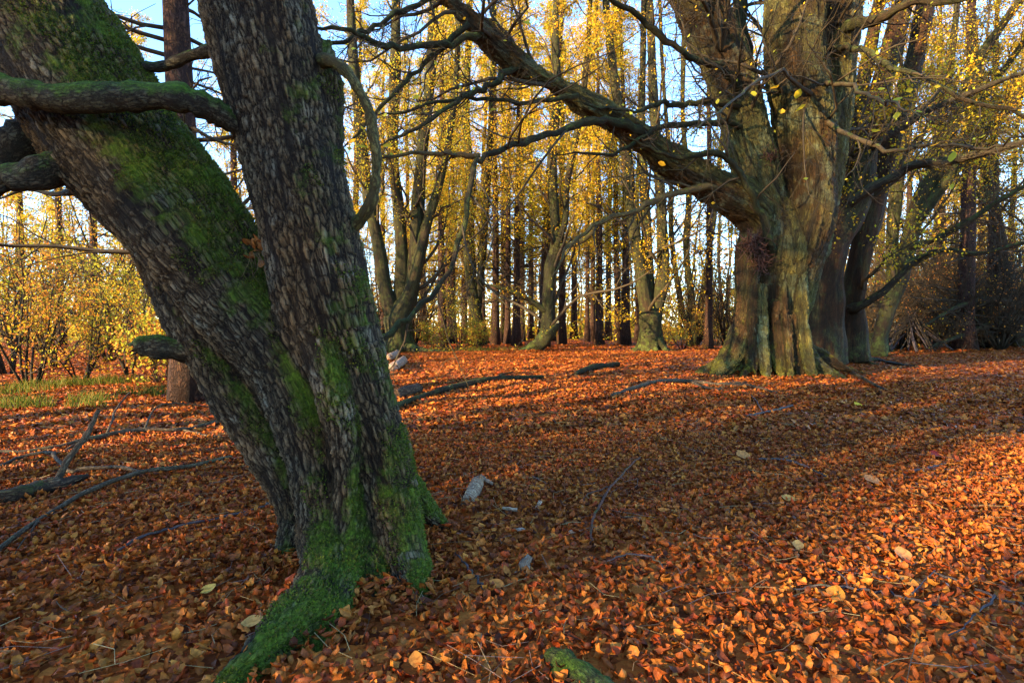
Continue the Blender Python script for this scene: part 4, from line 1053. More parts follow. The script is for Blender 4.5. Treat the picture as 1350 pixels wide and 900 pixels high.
# px, depth, trunk width px, kind, lean, label
PINES = [
    (583, 30, 12, 'larch', 0, 'straight reddish pine trunk nearest the green many-stemmed beech'),
    (597, 38, 9, 'larch', 0, 'slender dark pine, second trunk right of the many-stemmed beech'),
    (653, 34, 11, 'dead', -0.01, 'dark straight pine just right of the golden crooked trunk'),
    (669, 35, 9, 'dead', 0.01, 'slim dark pine, middle one of three close together left of the crooked tree'),
    (681, 33, 11, 'dead', 0, 'near-black pine trunk, rightmost of three close together left of the crooked tree'),
    (688, 42, 9, 'larch', 0, 'sunlit orange pine trunk showing behind the near-black one'),
    (716, 31, 19, 'larch', -0.05, 'thick purple-brown pine rising directly behind the crooked tree'),
    (741, 36, 10, 'larch', 0, 'sunlit yellow pine trunk close right of the crooked tree'),
    (774, 40, 7, 'larch', 0.01, 'thin pine, left one of a close pair in the bright gap'),
    (781, 41, 7, 'larch', 0, 'thin pine, right one of a close pair in the bright gap'),
    (790, 34, 11, 'dead', 0, 'dark purple pine trunk standing alone against the bright gap'),
    (815, 36, 10, 'larch', -0.03, 'leaning orange-lit pine, left of two left of the low-forked tree'),
    (825, 35, 12, 'larch', -0.015, 'orange-lit pine, right of two left of the low-forked tree'),
    (840, 42, 7, 'dead', 0, 'very thin dark pine touching the left of the low-forked tree'),
    (934, 30, 11, 'dead', 0, 'dark conifer trunk left of the huge beech roots'),
    (1196, 33, 11, 'dead', 0, 'purple-grey conifer trunk rising behind the stick den'),
    (1272, 28, 23, 'spruce', 0, 'dark purple spruce with dense dead branches at right'),
    (1306, 31, 15, 'dead', 0, 'shaded conifer standing right of the dark purple spruce'),
    (1240, 36, 13, 'dead', 0.01, 'shaded conifer standing left of the dark purple spruce'),
    (126, 27, 11, 'dead', 0.0, 'pale hazy pine trunk rising from the bushes at far left'),
    (558, 46, 9, 'larch', 0, 'golden larch half hidden behind the many-stemmed beech'),
    (470, 36, 12, 'larch', 0, 'golden larch showing above the hooked branch of the front tree'),
    (505, 44, 10, 'larch', 0.01, 'golden larch left behind the many-stemmed beech'),
    (612, 47, 9, 'larch', 0, 'golden larch directly behind the golden crooked trunk'),
    (636, 43, 10, 'larch', 0, 'golden larch between crooked gold trunk and first dark pine'),
    (700, 48, 9, 'larch', 0, 'golden larch far behind the thick purple-brown pine'),
    (757, 50, 9, 'larch', 0, 'golden larch far back left of the thin close pair'),
    (1160, 44, 11, 'larch', 0, 'golden sunlit larch seen between the old trunks at right'),
    (1232, 46, 10, 'larch', 0, 'golden sunlit larch behind the slanting green tree'),
    (1290, 44, 11, 'larch', 0, 'golden sunlit larch behind the dark spruce'),
    (1330, 48, 10, 'larch', 0, 'golden sunlit larch at the far right edge'),
    (985, 46, 10, 'larch', 0, 'golden larch glimpsed between the stems of the huge beech'),
    (538, 41, 9, 'larch', 0, 'golden larch filling the gap between the stems of the many-stemmed beech'),
    (590, 44, 9, 'larch', 0, 'golden larch right behind the straight reddish pine'),
    (664, 46, 9, 'larch', 0, 'golden larch behind the three close dark pines'),
    (728, 43, 9, 'larch', 0, 'golden larch between the purple-brown and the sunlit yellow pine'),
    (802, 47, 9, 'larch', 0, 'golden larch left behind the two orange-lit pines'),
    (80, 34, 10, 'larch', 0, 'golden larch above the brown bushes at far left'),
    (30, 38, 10, 'larch', 0, 'golden larch at the left edge of the wood'),
    (175, 40, 10, 'larch', 0, 'golden larch beside the leaning front stem at left'),
    (310, 30, 12, 'larch', 0, 'golden larch seen through the fork of the front tree'),
]
g = np.random.default_rng(77)
for i, (px, d, w, kd, lean, lab) in enumerate(PINES):
    b = P(px, 440, d); b[2] = float(gz(b[0], b[1])) - 0.05
    r0 = {'larch': .26, 'dead': .24, 'spruce': .30}[kd]
    s = g.uniform(0.9, 1.1)
    wide = (w * 0.44 * d / FPX) / (r0 * s * 0.92)
    stand('larch_tree' if kd == 'larch' else ('spruce_tree' if kd == 'spruce' else 'pine_tree'), lab, kd, i, b, s, g.uniform(0, 6.28), (lean, 0), 'conifers standing behind the clearing', min(max(wide, 0.62), 1.3))
# the near scaly pine seen through and below the fork
pb = G(252, 528)
stand('pine_tree', 'scaly pine seen through the fork with its grooved foot left of the front trunk', 'dead', 1, pb, 0.9, 1.0, (-0.02, 0), None, 1.12)

# ------------------------------------------------------------------ bushes
def bush_kind(seed, h, n, leaves, pal, leaf, spread=0.5, mat='foliage'):
    g = np.random.default_rng(seed)
    b0 = np.zeros((n, 8, 3)); r0 = np.zeros((n, 8))
    for i in range(n):
        a = g.uniform(0, 6.28); d = np.array([math.cos(a) * spread * g.uniform(.2, 1), math.sin(a) * spread * g.uniform(.2, 1), 1.0])
        p = np.array([math.cos(a) * .1, math.sin(a) * .1, -0.05]); L_ = h * g.uniform(.6, 1)
        for s in range(8):
            b0[i, s] = p; d = norm(d + g.normal(0, .12, 3)); p = p + d * L_ / 7
        r0[i] = np.linspace(.03, .008, 8) * h / 4
    b1, r1 = grow(b0, 7, 0.15, 0.5, 0.9, 0.03, 0.2, 5, 0.6, g, prad=r0)
    b2, r2 = grow(b1, 5, 0.2, 0.5, 0.8, 0.0, 0.25, 3, 0.6, g, prad=r1)
    b3, r3 = grow(b2, 2, 0.2, 0.7, 0.8, 0.0, 0.25, 2, 0.7, g, prad=r2)
    sm, cm, fmb = MB(), MB(), MB()
    tubes(sm, b0, r0, 6, 0.05)
    tubes(cm, b1, r1, 4); tubes(cm, b2, np.maximum(r2, .003), 3); tubes(cm, b3, np.maximum(r3, .0025), 3)
    pts = np.concatenate([b3.reshape(-1, 3), b2.reshape(-1, 3)])
    pts = pts[g.integers(0, len(pts), leaves)] + g.normal(0, .06, (leaves, 3))
    leaf_cards(fmb, pts, leaf, pal, g, 0.2)
    return sm.mesh('stems', M['bark_dark']), cm.mesh('twigs', M['twig']), fmb.mesh('foliage', M[mat])
BUSH = [bush_kind(90, 4.5, 7, 2300, np.vstack([BROWN, BROWN, GOLD[3:], YGREEN]) * .85, .065), bush_kind(91, 3.2, 9, 2000, np.vstack([BROWN, GOLD]), .07, .8),
        bush_kind(92, 5.0, 6, 2100, YGREEN * .8, .065), bush_kind(93, 6.0, 6, 1700, np.vstack([GOLD, BROWN]) * .85, .065, .4), bush_kind(94, 1.6, 12, 2600, np.vstack([BROWN, YGREEN]), .07, 1.0), bush_kind(95, 6.0, 20, 500, BROWN, .08, .8)]
def bush(label, var, base, s, rz, group='bushes along the edge of the clearing'):
    t = thing('shrub', label, 'shrub', base, group)
    t.scale = (s, s, s); t.rotation_euler = (0, 0, rz)
    for nm, me in zip(('stems', 'twigs', 'foliage'), BUSH[var]):
        o = bpy.data.objects.new(nm, me); COL.objects.link(o); o.parent = t; o['kind'] = 'stuff'
BUSHES = [
    (40, 11.5, 0, .8, 'rusty brown beech bush at the far left edge'), (105, 12.5, 1, .8, 'low rusty bush behind the grass at left'),
    (168, 13.5, 2, .7, 'yellow-green bush close left of the leaning front stem'), (75, 17, 0, 1.1, 'tall copper-leaved bush behind the low rusty one at left'),
    (10, 15, 3, 1.0, 'golden thin bush at the left edge behind the rusty one'), (145, 20, 3, 1.2, 'tall golden bush below the pale hazy pine'),
    (200, 18, 2, 1.0, 'yellow-green bush tucked behind the leaning front stem'), (215, 12.0, 4, 1.0, 'low brown bush by the grooved pine foot'),
    (60, 24, 2, 1.5, 'tall yellow-green bush far back at left'), (120, 30, 3, 1.7, 'tall golden bush far back at left'), (20, 30, 0, 1.9, 'large copper bush far back at the left edge'),
    (330, 16, 0, 1.1, 'copper bush glimpsed in the fork of the front tree'), (300, 22, 3, 1.4, 'golden bush glimpsed in the fork of the front tree'),
    (570, 27, 4, 1.0, 'low bush beside the roots of the many-stemmed beech'), (606, 29, 2, .7, 'yellow-green bush between the reddish pine and gold trunk'),
    (628, 28, 4, 1.1, 'low bush at the foot of the golden crooked trunk'), (660, 38, 2, .8, 'yellow-green bush behind the three dark pines'),
    (880, 33, 3, .8, 'yellow bush right behind the low-forked tree'), (900, 28, 1, .7, 'brown bush between the forked tree and huge beech'),
    (945, 34, 0, 1.0, 'brown bush in shade behind the left roots of the huge beech'), (1215, 36, 0, 1.1, 'brown bush behind the stick den'),
    (1320, 36, 0, 1.2, 'brown bush under the shaded conifers at right'), (1280, 40, 2, 1.2, 'yellow-green bush behind the dark spruce'),
    (1185, 30, 5, 1.0, 'bare dark twiggy bush left behind the stick den'), (1228, 31, 5, 1.2, 'bare dark twiggy bush right behind the stick den'), (1258, 29, 5, 1.0, 'bare twiggy bush at the left foot of the dark spruce'),
    (1300, 30, 5, 1.2, 'bare twiggy bush at the right foot of the dark spruce'), (1335, 33, 5, 1.3, 'bare twiggy bush at the right edge'), (960, 31, 5, 1.0, 'bare twiggy bush behind the left side of the huge beech'), (918, 38, 5, 1.1, 'bare twiggy bush left of the huge beech'),
    (1170, 34, 5, 1.3, 'tall bare twiggy bush behind the slanting green tree'), (1210, 38, 5, 1.5, 'tall bare twiggy bush far behind the stick den'), (1245, 34, 5, 1.4, 'tall bare twiggy bush between the shaded conifers'),
    (1290, 36, 5, 1.5, 'tall bare twiggy bush behind the spruce'), (1318, 28, 5, 1.1, 'bare twiggy bush in front of the right shaded conifer'), (1350, 36, 5, 1.5, 'tall bare twiggy bush at the very right edge'),
    (1140, 28, 5, .9, 'bare twiggy bush behind the old red-brown trunk'), (500, 34, 5, 1.2, 'bare twiggy bush behind the many-stemmed beech'), (545, 36, 5, 1.1, 'bare twiggy bush right behind the many-stemmed beech'),
    (780, 55, 2, 1.0, 'yellow bush far off in the bright gap'), (740, 52, 2, .9, 'yellow bush far off behind the crooked tree'), (825, 54, 3, .9, 'golden bush far off behind the two orange pines'),
]
for (px, d, var, s, lab) in BUSHES:
    b = P(px, 440, d); b[2] = float(gz(b[0], b[1]))
    bush(lab, var, b, s, g.uniform(0, 6.28))

# far wood behind everything: thin stems, twigs and leaves that read as one mass
def far_wood():
    g = np.random.default_rng(99)
    n = 280
    y = g.uniform(50, 105, n); x = g.uniform(-1.05, 1.05, n) * y
    h = g.uniform(14, 24, n)
    S = 8
    t = np.linspace(0, 1, S)
    pl = np.stack([x[:, None] + np.cumsum(g.normal(0, .25, (n, S)), 1), y[:, None] + np.zeros((n, S)), h[:, None] * t[None]], -1)
    rad = g.uniform(.08, .2, n)[:, None] * (1 - .75 * t)[None]
    mb = MB(); tubes(mb, pl, rad, 5)
    b1, r1 = grow(pl, 18, .1, .25, 1.0, .06, .18, 4, .3, g, prad=rad)
    b2, r2 = grow(b1, 5, .2, .6, .8, .03, .25, 1, .6, g, prad=r1)
    tubes(mb, b1, np.maximum(r1, .012), 3); tubes(mb, b2, np.maximum(r2, .008), 3)
    o = obj('far_wood', mb, M['twig'], kind='stuff'); o['label'] = 'bare far woodland behind the conifers'
    pts = b2.reshape(-1, 3); gold = np.sin(pts[:, 0] * .11 + 1.0) + g.normal(0, .5, len(pts)) > -0.5
    pts = pts[gold]; pts = pts[g.integers(0, len(pts), 120000)] + g.normal(0, .25, (120000, 3))
    k = 80000
    yy = g.uniform(46, 95, k); xx = g.uniform(-1.05, 1.05, k) * yy
    top = 2.2 + 1.6 * np.sin(xx * .35) * np.sin(yy * .21 + 1) + 1.2 * np.sin(xx * .9 + 2)
    low = np.stack([xx, yy, np.abs(g.normal(0, .9, k)) * np.maximum(top, .8)], 1)
    kk = 60000
    yy = g.uniform(110, 170, kk); xx = g.uniform(-1.1, 1.1, kk) * yy
    top = 17 + 5 * np.sin(xx * .07 + 1) + 4 * np.sin(xx * .23 + yy * .1)
    top = np.where((xx / yy > .10) & (xx / yy < .22), 6.0, top)        # the open gap between the pines
    keep = np.sin(xx * .55 + yy * .3) + np.sin(xx * .21 - yy * .17) + g.normal(0, .8, kk) > -1.2
    line = np.stack([xx, yy, g.uniform(0, 1, kk) ** 1.2 * top], 1)[keep]
    fb = MB(); leaf_cards(fb, line, .8, np.vstack([GOLD * .8, YGREEN, BROWN * .7, BROWN * .35]), g); leaf_cards(fb, pts, .25, GOLD, g); leaf_cards(fb, low, .2, np.vstack([GOLD, GOLD, YGREEN, BROWN]), g)
    o = obj('far_foliage', fb, M['foliage'], kind='stuff'); o['label'] = 'golden foliage of the far woodland'
far_wood()

# woodland outside the picture, left of and behind the viewer, that shades the clearing
def shade_kind(seed, h, low=.10):
    g = np.random.default_rng(seed)
    z = np.linspace(-.1, h, 10)
    c = np.stack([np.cumsum(g.normal(0, .08, 10)), np.cumsum(g.normal(0, .08, 10)), z], 1); rad = np.linspace(.28, .06, 10)
    tm = MB(); tubes(tm, c, rad, 9, .05)
    b1, r1 = grow(c[None], 34, low, .30, 1.1, .05, .15, 6, .4, g, prad=rad[None], shape=.45)
    b2, r2 = grow(b1, 6, .2, .5, .8, .02, .2, 3, .5, g, prad=r1)
    cm = MB(); tubes(cm, b1, r1, 4); tubes(cm, b2, np.maximum(r2, .006), 3)
    pts = b2.reshape(-1, 3); pts = pts[g.integers(0, len(pts), 6500)] + g.normal(0, .4, (6500, 3))
    fb = MB(); leaf_cards(fb, pts, .086, np.vstack([BROWN, YGREEN * .6]), g)  # leaves kept small so warm sun filters through as fill
    return tm.mesh('trunk', M['bark_dark']), cm.mesh('twigs', M['twig']), fb.mesh('foliage', M['foliage'])
KIND['shade'] = [shade_kind(110 + i, 12.5) for i in range(2)]
KIND['tall'] = [shade_kind(115 + i, 16, .42) for i in range(2)]
g = np.random.default_rng(123)
SLOPE = SUN_AZ[1] / SUN_AZ[0]
def outside(kd, c, x, s, wide=0.85):
    """a beech outside the view whose shadow falls along the line y - SLOPE * x = c"""
    stand('beech_tree', 'unseen leafy beech left of the viewer, shading the clearing', kd, int(g.integers(0, 2)), np.array([x, c + SLOPE * x, 0.0]), s, g.uniform(0, 6.28), (0, 0), 'beeches outside the left of the view', wide)
for row, (xx, step) in enumerate(((-13.0, 2.3), (-17.5, 2.5), (-22, 2.8))):
    c = -22.0 + row * .9
    while c < 13.5:
        if abs(c - 1.6) > 4.6 and row < 2:
            outside('tall' if c > 7.5 else 'shade', c, xx + g.uniform(-.6, .6), g.uniform(.9, 1.15))
        c += step + g.uniform(-.4, .4)
for xx in (-13.0, -15.5, -18.5, -22.0):  # slim unseen trees added to leave a narrow sun streak between them
    for dc in (-4.4, -3.2, -2.0, -1.1, 1.15, 2.1, 3.2, 4.4):
        outside('shade', 1.5 + dc, xx, 1.0 + g.uniform(-.05, .1), 0.42)
for c, off in ((15.5, 0), (18.6, 2), (24.5, 3), (28, 0), (33, 2)):
    outside('tall', c, -0.56 * c - 4.5 - off, g.uniform(.9, 1.1))

# ------------------------------------------------------------------ grass at left
gm = MB()
g = np.random.default_rng(55)
spots = [(P(px, 440, d), r, k) for px, d, r, k in [(0, 10.6, .7, 500), (60, 11.4, .5, 420), (118, 11.6, .45, 420), (160, 12.2, .4, 260), (15, 8.8, .35, 260), (30, 8.2, .3, 220), (120, 8.6, .25, 160), (180, 9.4, .25, 160), (210, 9.6, .2, 120), (112, 8.0, .2, 100), (590, 26.5, 1.2, 400), (640, 26.8, 1.4, 400)]]
for c, r, k in spots:
    a = g.uniform(0, 6.28, k); rr = r * np.sqrt(g.uniform(0, 1, k))
    x = c[0] + np.cos(a) * rr * 1.5; y = c[1] + np.sin(a) * rr * .6
    z = gz(x, y); hgt = g.uniform(.07, .26, k)
    dd = g.normal(0, .35, (k, 2)) * hgt[:, None]
    w = g.normal(0, 1, (k, 2)); w = w / np.linalg.norm(w, axis=1, keepdims=True) * .006
    p0 = np.stack([x - w[:, 0], y - w[:, 1], z], 1); p1 = np.stack([x + w[:, 0], y + w[:, 1], z], 1)
    m0 = np.stack([x + dd[:, 0] * .4 - w[:, 0] * .8, y + dd[:, 1] * .4 - w[:, 1] * .8, z + hgt * .6], 1); m1 = m0 + np.stack([w[:, 0], w[:, 1], w[:, 0] * 0], 1) * 1.6
    tp = np.stack([x + dd[:, 0], y + dd[:, 1], z + hgt], 1)
    Vv = np.stack([p0, p1, m1, m0, tp], 1)
    b = (np.arange(k) * 5)[:, None]
    col = np.array([[.055, .09, .008], [.09, .12, .012], [.14, .14, .018], [.20, .13, .022]])[g.integers(0, 4, k)]
    gm.add(Vv.reshape(-1, 3), b + np.array([0, 1, 2, 3]), b + np.array([3, 2, 4]), None, np.repeat(col, 5, 0))
o = obj('grass', gm, M['grass'], kind='stuff'); o['label'] = 'green grass tufts at the edge of the leaf carpet'

# ------------------------------------------------------------------ fallen branches, logs and other things on the floor
def fallen(name, label, cat, rows, mat, forks=(), sides=9, lump=0.06, wob=0.004, group=None, seat=0.6):
    """rows: px, py on the floor, radius px, optional lift in m"""
    def conv(rs):
        out = []
        for r in rs:
            p = G(r[0], r[1]); rad = r[2] * p[1] / FPX
            rad *= 0.82; p[2] += 0.045 + rad * seat + (r[3] * .6 if len(r) > 3 else 0)
            out.append([*p, rad])
        return np.array(out)
    pts = conv(rows)
    base = pts[len(pts) // 2, :3].copy()
    if not forks:
        return tag(obj(name, one_tube(pts, sides, 5, lump, upmoss(.3, .05), wob=wob), M[mat], None, base), label, cat, group)
    t = thing(name, label, cat, base, group)
    obj('stem', one_tube(pts, sides, 5, lump, upmoss(.3, .05), wob=wob), M[mat], t, base)
    for f in forks:
        obj('side_twig', one_tube(conv(f), max(sides - 3, 5), 4, lump, wob=wob), M[mat], t, base)
    return t
GB = 'dead branches lying on the leaves'
fallen('fallen_branch', 'long curving dead branch at left running down to the picture edge', 'branch', [(-30, 758, 4), (0, 737, 3.6), (60, 690, 3.5), (130, 655, 3.5, .03), (188, 637, 3.6, .05), (245, 626, 3.2, .03), (305, 610, 2.6)], 'dead_wood',
       forks=[[(190, 637, 3, .05), (150, 631, 3, .06), (110, 632, 3, .05), (90, 634, 3, .04), (76, 620, 3, .05), (66, 610, 3, .06), (30, 613, 2.4, .04), (-10, 628, 2)], [(60, 690, 2), (40, 712, 1.5), (20, 742, 1)]], group=GB)
fallen('fallen_branch', 'long thin dead branch lying left across the leaves towards the front trunk', 'branch', [(-20, 606, 3), (50, 600, 3), (100, 592, 3.4, .03), (150, 582, 3.4, .05), (190, 577, 3.4, .05), (240, 575, 3, .03), (270, 566, 3), (308, 556, 2.4)], 'dead_wood',
       forks=[[(190, 577, 2, .05), (205, 560, 1.4, .25), (230, 548, 1.2, .2), (270, 546, 1, .1), (300, 548, .8, .05)], [(140, 584, 2, .05), (155, 562, 1.4, .3), (172, 545, 1, .4)], [(240, 575, 1.6, .03), (275, 580, 1.4), (300, 582, 1.1), (325, 580, 1)], [(100, 592, 2), (70, 608, 1.5), (40, 618, 1)]], group=GB)
# the propped stick
a = G(68, 648); b = P(130, 541, a[1] + .35)
pts = np.array([[*a, .022], [*(a * .6 + b * .4 + np.array([-.01, 0, .01])), .021], [*(a * .3 + b * .7 + np.array([.01, 0, -.01])), .02], [*b, .017]])
tag(obj('stick', one_tube(pts, 9, 5, .07, wob=.003), M['dead_wood'], None, a), 'broken dark stick propped upright out of the brushwood at left', 'stick')
fallen('log', 'half rotten brown log at the left edge under the branches', 'log', [(-30, 674, 13), (20, 664, 12), (60, 652, 11), (95, 643, 8), (115, 636, 4)], 'rotten', sides=14, lump=.1, seat=.3)
fallen('stick', 'bare thin stick lying left of the front trunk base', 'stick', [(155, 737, 2), (190, 718, 2.2), (235, 705, 2.2), (275, 697, 2), (320, 685, 1.8), (362, 670, 1.4)], 'grey_twig', group=GB)
fallen('fallen_branch', 'grey-green branch on the leaves right behind the front trunk', 'branch', [(515, 545, 5), (535, 537, 5), (575, 522, 5), (610, 513, 5), (650, 505, 5), (685, 503, 4.6), (716, 501, 3)], 'bark_green', forks=[[(650, 505, 2.5), (662, 499, 2, .05), (676, 496, 1, .08)]], group=GB)
fallen('fallen_branch', 'short mossy branch piece in the middle of the leaf carpet', 'branch', [(758, 497, 3), (772, 492, 5), (788, 488, 5.5), (800, 487, 5), (815, 484, 4)], 'bark_green', group=GB)
fallen('fallen_branch', 'pale forked branch on the leaves left of the huge beech roots', 'branch', [(806, 526, 2.4), (835, 516, 3.2), (870, 507, 3.4), (905, 507, 3.4), (940, 511, 3.2), (980, 512, 3), (1005, 517, 2.4), (1024, 522, 1.6)], 'dead_wood', forks=[[(912, 508, 2.6), (925, 514, 2.6), (940, 517, 2.4), (952, 517, 1.6)], [(940, 511, 2), (960, 508, 1.6), (985, 507, 1)]], group=GB)
fallen('fallen_branch', 'dark thin branch leaning off the roots of the huge beech', 'branch', [(1066, 470, 2.4, .25), (1085, 477, 2.6, .2), (1110, 492, 2.6, .15), (1140, 506, 2.4, .05), (1166, 518, 2)], 'bark_dark', group=GB)
fallen('fallen_branch', 'dark branch lying right of the old red-brown trunk', 'branch', [(1130, 472, 3.5), (1155, 477, 3), (1180, 482, 2.4), (1210, 486, 1.6)], 'bark_dark', group=GB)
fallen('twig', 'purple-grey twig on the leaves below the beech roots', 'twig', [(985, 553, 1.2), (1005, 549, 1.8), (1022, 546, 2), (1045, 539, 1.4)], 'grey_twig', forks=[[(1005, 549, 1.2), (998, 536, .9, .03), (990, 526, .6, .04)]])
fallen('twig', 'reddish curving twig standing up from the leaves in the middle', 'twig', [(778, 728, 1.8), (781, 705, 2, .02), (790, 680, 2, .03), (805, 655, 1.8, .04), (825, 632, 1.6, .04), (845, 612, 1.2, .03)], 'red_twig', forks=[[(805, 655, 1.2, .04), (780, 662, 1, .03), (765, 668, .7)], [(790, 680, 1.2), (812, 690, 1), (840, 692, .7)]])
fallen('twig', 'thin grey twig across the sunlit streak at lower right', 'twig', [(1045, 790, 1.2), (1075, 786, 1.8), (1120, 790, 2), (1165, 796, 2), (1200, 805, 1.8), (1250, 815, 1.2)], 'grey_twig', forks=[[(1178, 808, 1.4), (1205, 796, 1.5, .02), (1232, 770, 1.2, .03)], [(1120, 790, 1.2), (1105, 770, 1, .02), (1090, 765, .7)]])
fallen('twig', 'purple-grey forked twig at the lower right edge', 'twig', [(1232, 768, 1.6), (1270, 782, 2), (1312, 802, 2.2), (1365, 815, 2)], 'grey_twig', forks=[[(1312, 802, 2, .01), (1295, 818, 1.8), (1275, 840, 1.4), (1245, 858, 1.2)]])
fallen('twig', 'pale twig lying on the leaves at middle right', 'twig', [(1000, 612, 1.2), (1030, 614, 1.8), (1060, 622, 1.8), (1090, 637, 1.2)], 'grey_twig', forks=[[(1030, 614, 1), (1045, 608, .8, .02), (1065, 612, .6)]])
fallen('twig', 'pale blue-grey twig on the leaves near the right edge', 'twig', [(1182, 640, 1.2), (1200, 630, 2), (1225, 625, 2), (1245, 620, 1.2)], 'grey_twig', forks=[[(1225, 625, 1), (1262, 628, .8), (1300, 632, .6)]])
fallen('twig', 'small dark twig beside the right foot of the front trunk', 'twig', [(600, 740, 1.2), (615, 758, 2), (632, 780, 2), (640, 795, 1)], 'grey_twig')
fallen('twig', 'thin arching dark twig right of the pale wood scrap', 'twig', [(800, 752, 1), (830, 748, 1.4, .03), (860, 752, 1.4, .03), (880, 768, 1)], 'grey_twig')
# mossy log end at the bottom
pts = []
for px, py, r in ((728, 866, 17), (745, 882, 19), (772, 902, 20), (815, 930, 21), (870, 960, 22)):
    p = G(px, py + 14); rad = r * p[1] / FPX; p[2] += rad * .45 + .02; pts.append([*p, rad])
pts[0][3] *= .8
tag(obj('log', one_tube(np.array(pts), 20, 6, .05, lambda v, nn: nn[:, 2] * .3 + .42), M['bark_limb'], None, np.array(pts[1][:3])), 'mossy green log end poking into the bottom of the picture', 'log')
# birch chunk and pale scraps
def chunk(name, label, cat, p0, p1, r, mat, sides=14, lump=.08, hollow=False, jag=.5, flat=1.0):
    c = catmull(np.array([[*p0, r * .96], [*(np.asarray(p0) * .6 + np.asarray(p1) * .4), r * 1.03], [*p1, r]]), 4)
    mb = MB(); tubes(mb, c[:, :3], c[:, 3], sides, lump)
    d = norm(c[-1, :3] - c[0, :3])
    v = mb.v[0].reshape(-1, sides, 3)
    v[-1] += d * rng.uniform(-1, 1, (sides, 1)) * r * jag; v[0] += d * rng.uniform(-1, 1, (sides, 1)) * r * jag * .6
    if flat != 1.0:
        ctr = c[:, None, :3]; w = v - ctr; w[..., 2] *= flat; v[:] = ctr + w
    mb.v[0] = v.reshape(-1, 3)
    return mb
pa = G(617, 668); pb_ = G(630, 645)
pa[2] += .02; pb_[2] += .06
t = thing('birch_log', 'short broken grey birch log with torn white wood on the leaves', 'log', pa)
obj('bark_shell', chunk('', '', '', pa, pb_, .046, 'birch', lump=.05), M['birch'], t, pa)
for k in range(5):
    q = pb_ + np.array([.01 + .012 * k, rng.uniform(-.03, .02), rng.uniform(-.02, .03)])
    obj('splinter', chunk('', '', '', q, q + np.array([rng.uniform(0, .06), rng.uniform(-.03, .03), rng.uniform(-.04, .06)]), .012, '', 6, .2, jag=1.5), M['pale_wood'], t, pa)
for px, py, dx, dz, ln, r, lab in ((672, 680, .05, -.01, .085, .015, 'small white splinter left of the upright one on the leaves'), (709, 676, .03, .05, .06, .013, 'narrow white splinter standing up among the leaves'), (690, 760, .02, .06, .07, .028, 'pale weathered wood scrap in the middle foreground'), (684, 708, .05, .0, .06, .012, 'thin pale wood sliver below the white splinters'), (755, 711, .04, 0, .05, .012, 'grey pale wood sliver by the reddish twig')):
    p = G(px, py, .045); d = norm(np.array([dx, .01, dz])) * ln / 2
    tag(obj('wood_splinter', chunk('', '', '', p - d, p + d, r, '', 8, .15, jag=1.2, flat=.7), M['pale_wood'], None, p), lab, 'wood scrap')
for px0, py0, px1, py1, r, mt, lab in ((518, 490, 532, 480, 7, 'pale_wood', 'pale cut log piece just right of the front trunk'), (520, 528, 550, 520, 9, 'rotten', 'broken brown log end against the right side of the front trunk'), (514, 475, 523, 469, 5, 'pale_wood', 'smaller pale log piece behind the pale cut one')):
    a, b = G(px0, py0), G(px1, py1); rr = r * a[1] / FPX
    a[2] += rr * .8; b[2] += rr * .8
    tag(obj('log', chunk('', '', '', a, b, rr, '', 12, .1), M[mt], None, a), lab, 'log')
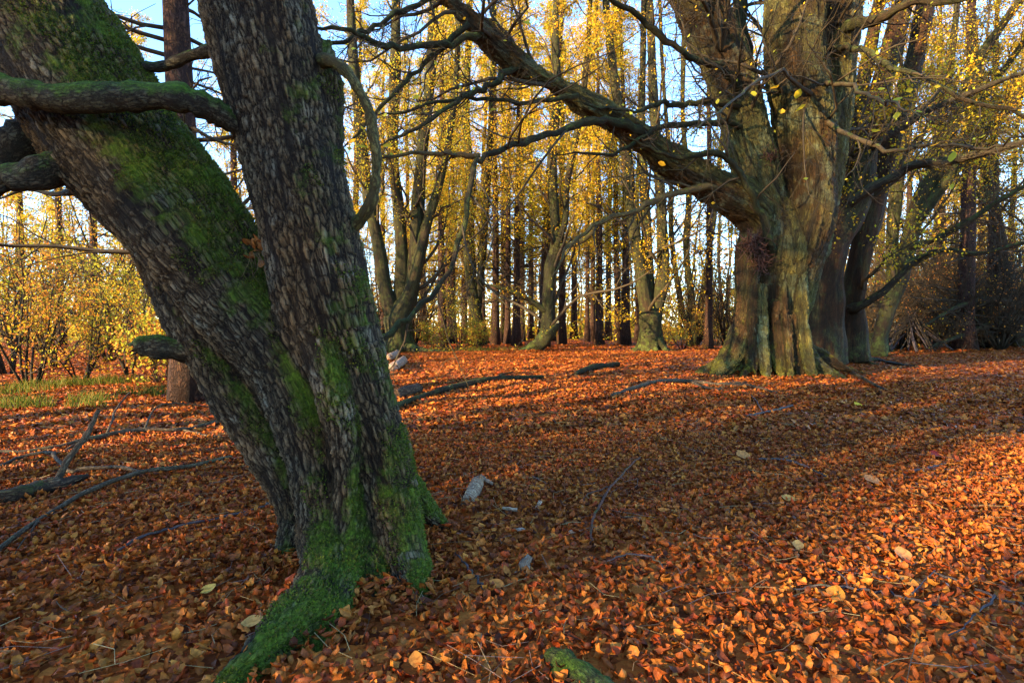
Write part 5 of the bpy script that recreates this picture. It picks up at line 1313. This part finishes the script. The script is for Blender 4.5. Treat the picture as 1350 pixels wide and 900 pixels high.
# stick den
db = G(1200, 462)
t = thing('stick_den', 'low den of grey sticks stacked against each other at right', 'den', db)
g = np.random.default_rng(66)
top = db + np.array([0, 0, 1.75])
for k in range(46):
    a = g.uniform(0, 6.28); rr = g.uniform(1.0, 2.1)
    foot = db + np.array([math.cos(a) * rr * 1.1, math.sin(a) * rr * .8, 0.02])
    tip = top + (top - foot) * g.uniform(0.0, .18) + g.normal(0, .18, 3); tip[2] -= abs(g.normal(0, .3))
    r = g.uniform(.018, .04)
    obj('stick', one_tube(np.array([[*foot, r], [*((foot + tip) / 2 + g.normal(0, .06, 3)), r * .85], [*tip, r * .5]]), 6, 4, .05), M['dead_wood' if k % 2 else 'grey_twig'], t, db)

# single fallen leaves that stand out from the carpet
for px, py, lpx, colr, lab in (
        (1101, 800, 32, (.62, .30, .04), 'large bright orange leaf at the bottom of the sunlit streak'),
        (1190, 745, 28, (.55, .30, .12), 'pale tan leaf lying flat above the sunlit streak'),
        (1197, 782, 24, (.62, .30, .05), 'orange leaf in the middle of the sunlit streak'),
        (980, 609, 24, (.60, .30, .10), 'wide tan leaf on the carpet at middle right'),
        (1131, 538, 12, (.80, .62, .04), 'small bright yellow leaf below the beech roots'),
        (1150, 643, 24, (.52, .28, .12), 'wide pale tan leaf near the right edge of the carpet'),
        (333, 838, 28, (.62, .42, .15), 'pale striped leaf next to the front root'),
        (274, 793, 22, (.70, .50, .12), 'pale yellow leaf left of the front root'),
        (1052, 732, 20, (.50, .38, .14), 'olive tan leaf left of the sunlit streak'),
        (1040, 668, 20, (.55, .36, .10), 'yellow tan leaf above the olive one'),
        (1232, 607, 18, (.30, .03, .012), 'dark red leaf on the right of the carpet'),
        (548, 890, 26, (.66, .30, .06), 'orange leaf at the bottom edge beside the front root'),
        (808, 875, 26, (.60, .27, .05), 'orange leaf right of the mossy log end'),
        (655, 785, 22, (.58, .26, .06), 'orange leaf below the pale wood scrap')):
    p = G(px, py, .055)
    gg = np.random.default_rng(int(px))
    tm_ = leaf_template(7, gg.uniform(.3, .8), gg.uniform(.2, .5), gg.uniform(-.4, .4), .015, .36)
    mb = MB()
    a = gg.uniform(0, 6.28); tl = .35
    rot = np.array([[math.cos(a), -math.sin(a), 0], [math.sin(a) * math.cos(tl), math.cos(a) * math.cos(tl), -math.sin(tl)], [math.sin(a) * math.sin(tl), math.cos(a) * math.sin(tl), math.cos(tl)]])
    scatter(mb, tm_, p[None], rot[None], np.array([lpx * p[1] / FPX]), np.array([colr]) * np.array([.85, .68, .5]))
    tag(obj('fallen_leaf', mb, M['litter'], None, p), lab, 'leaf', 'single fallen leaves')
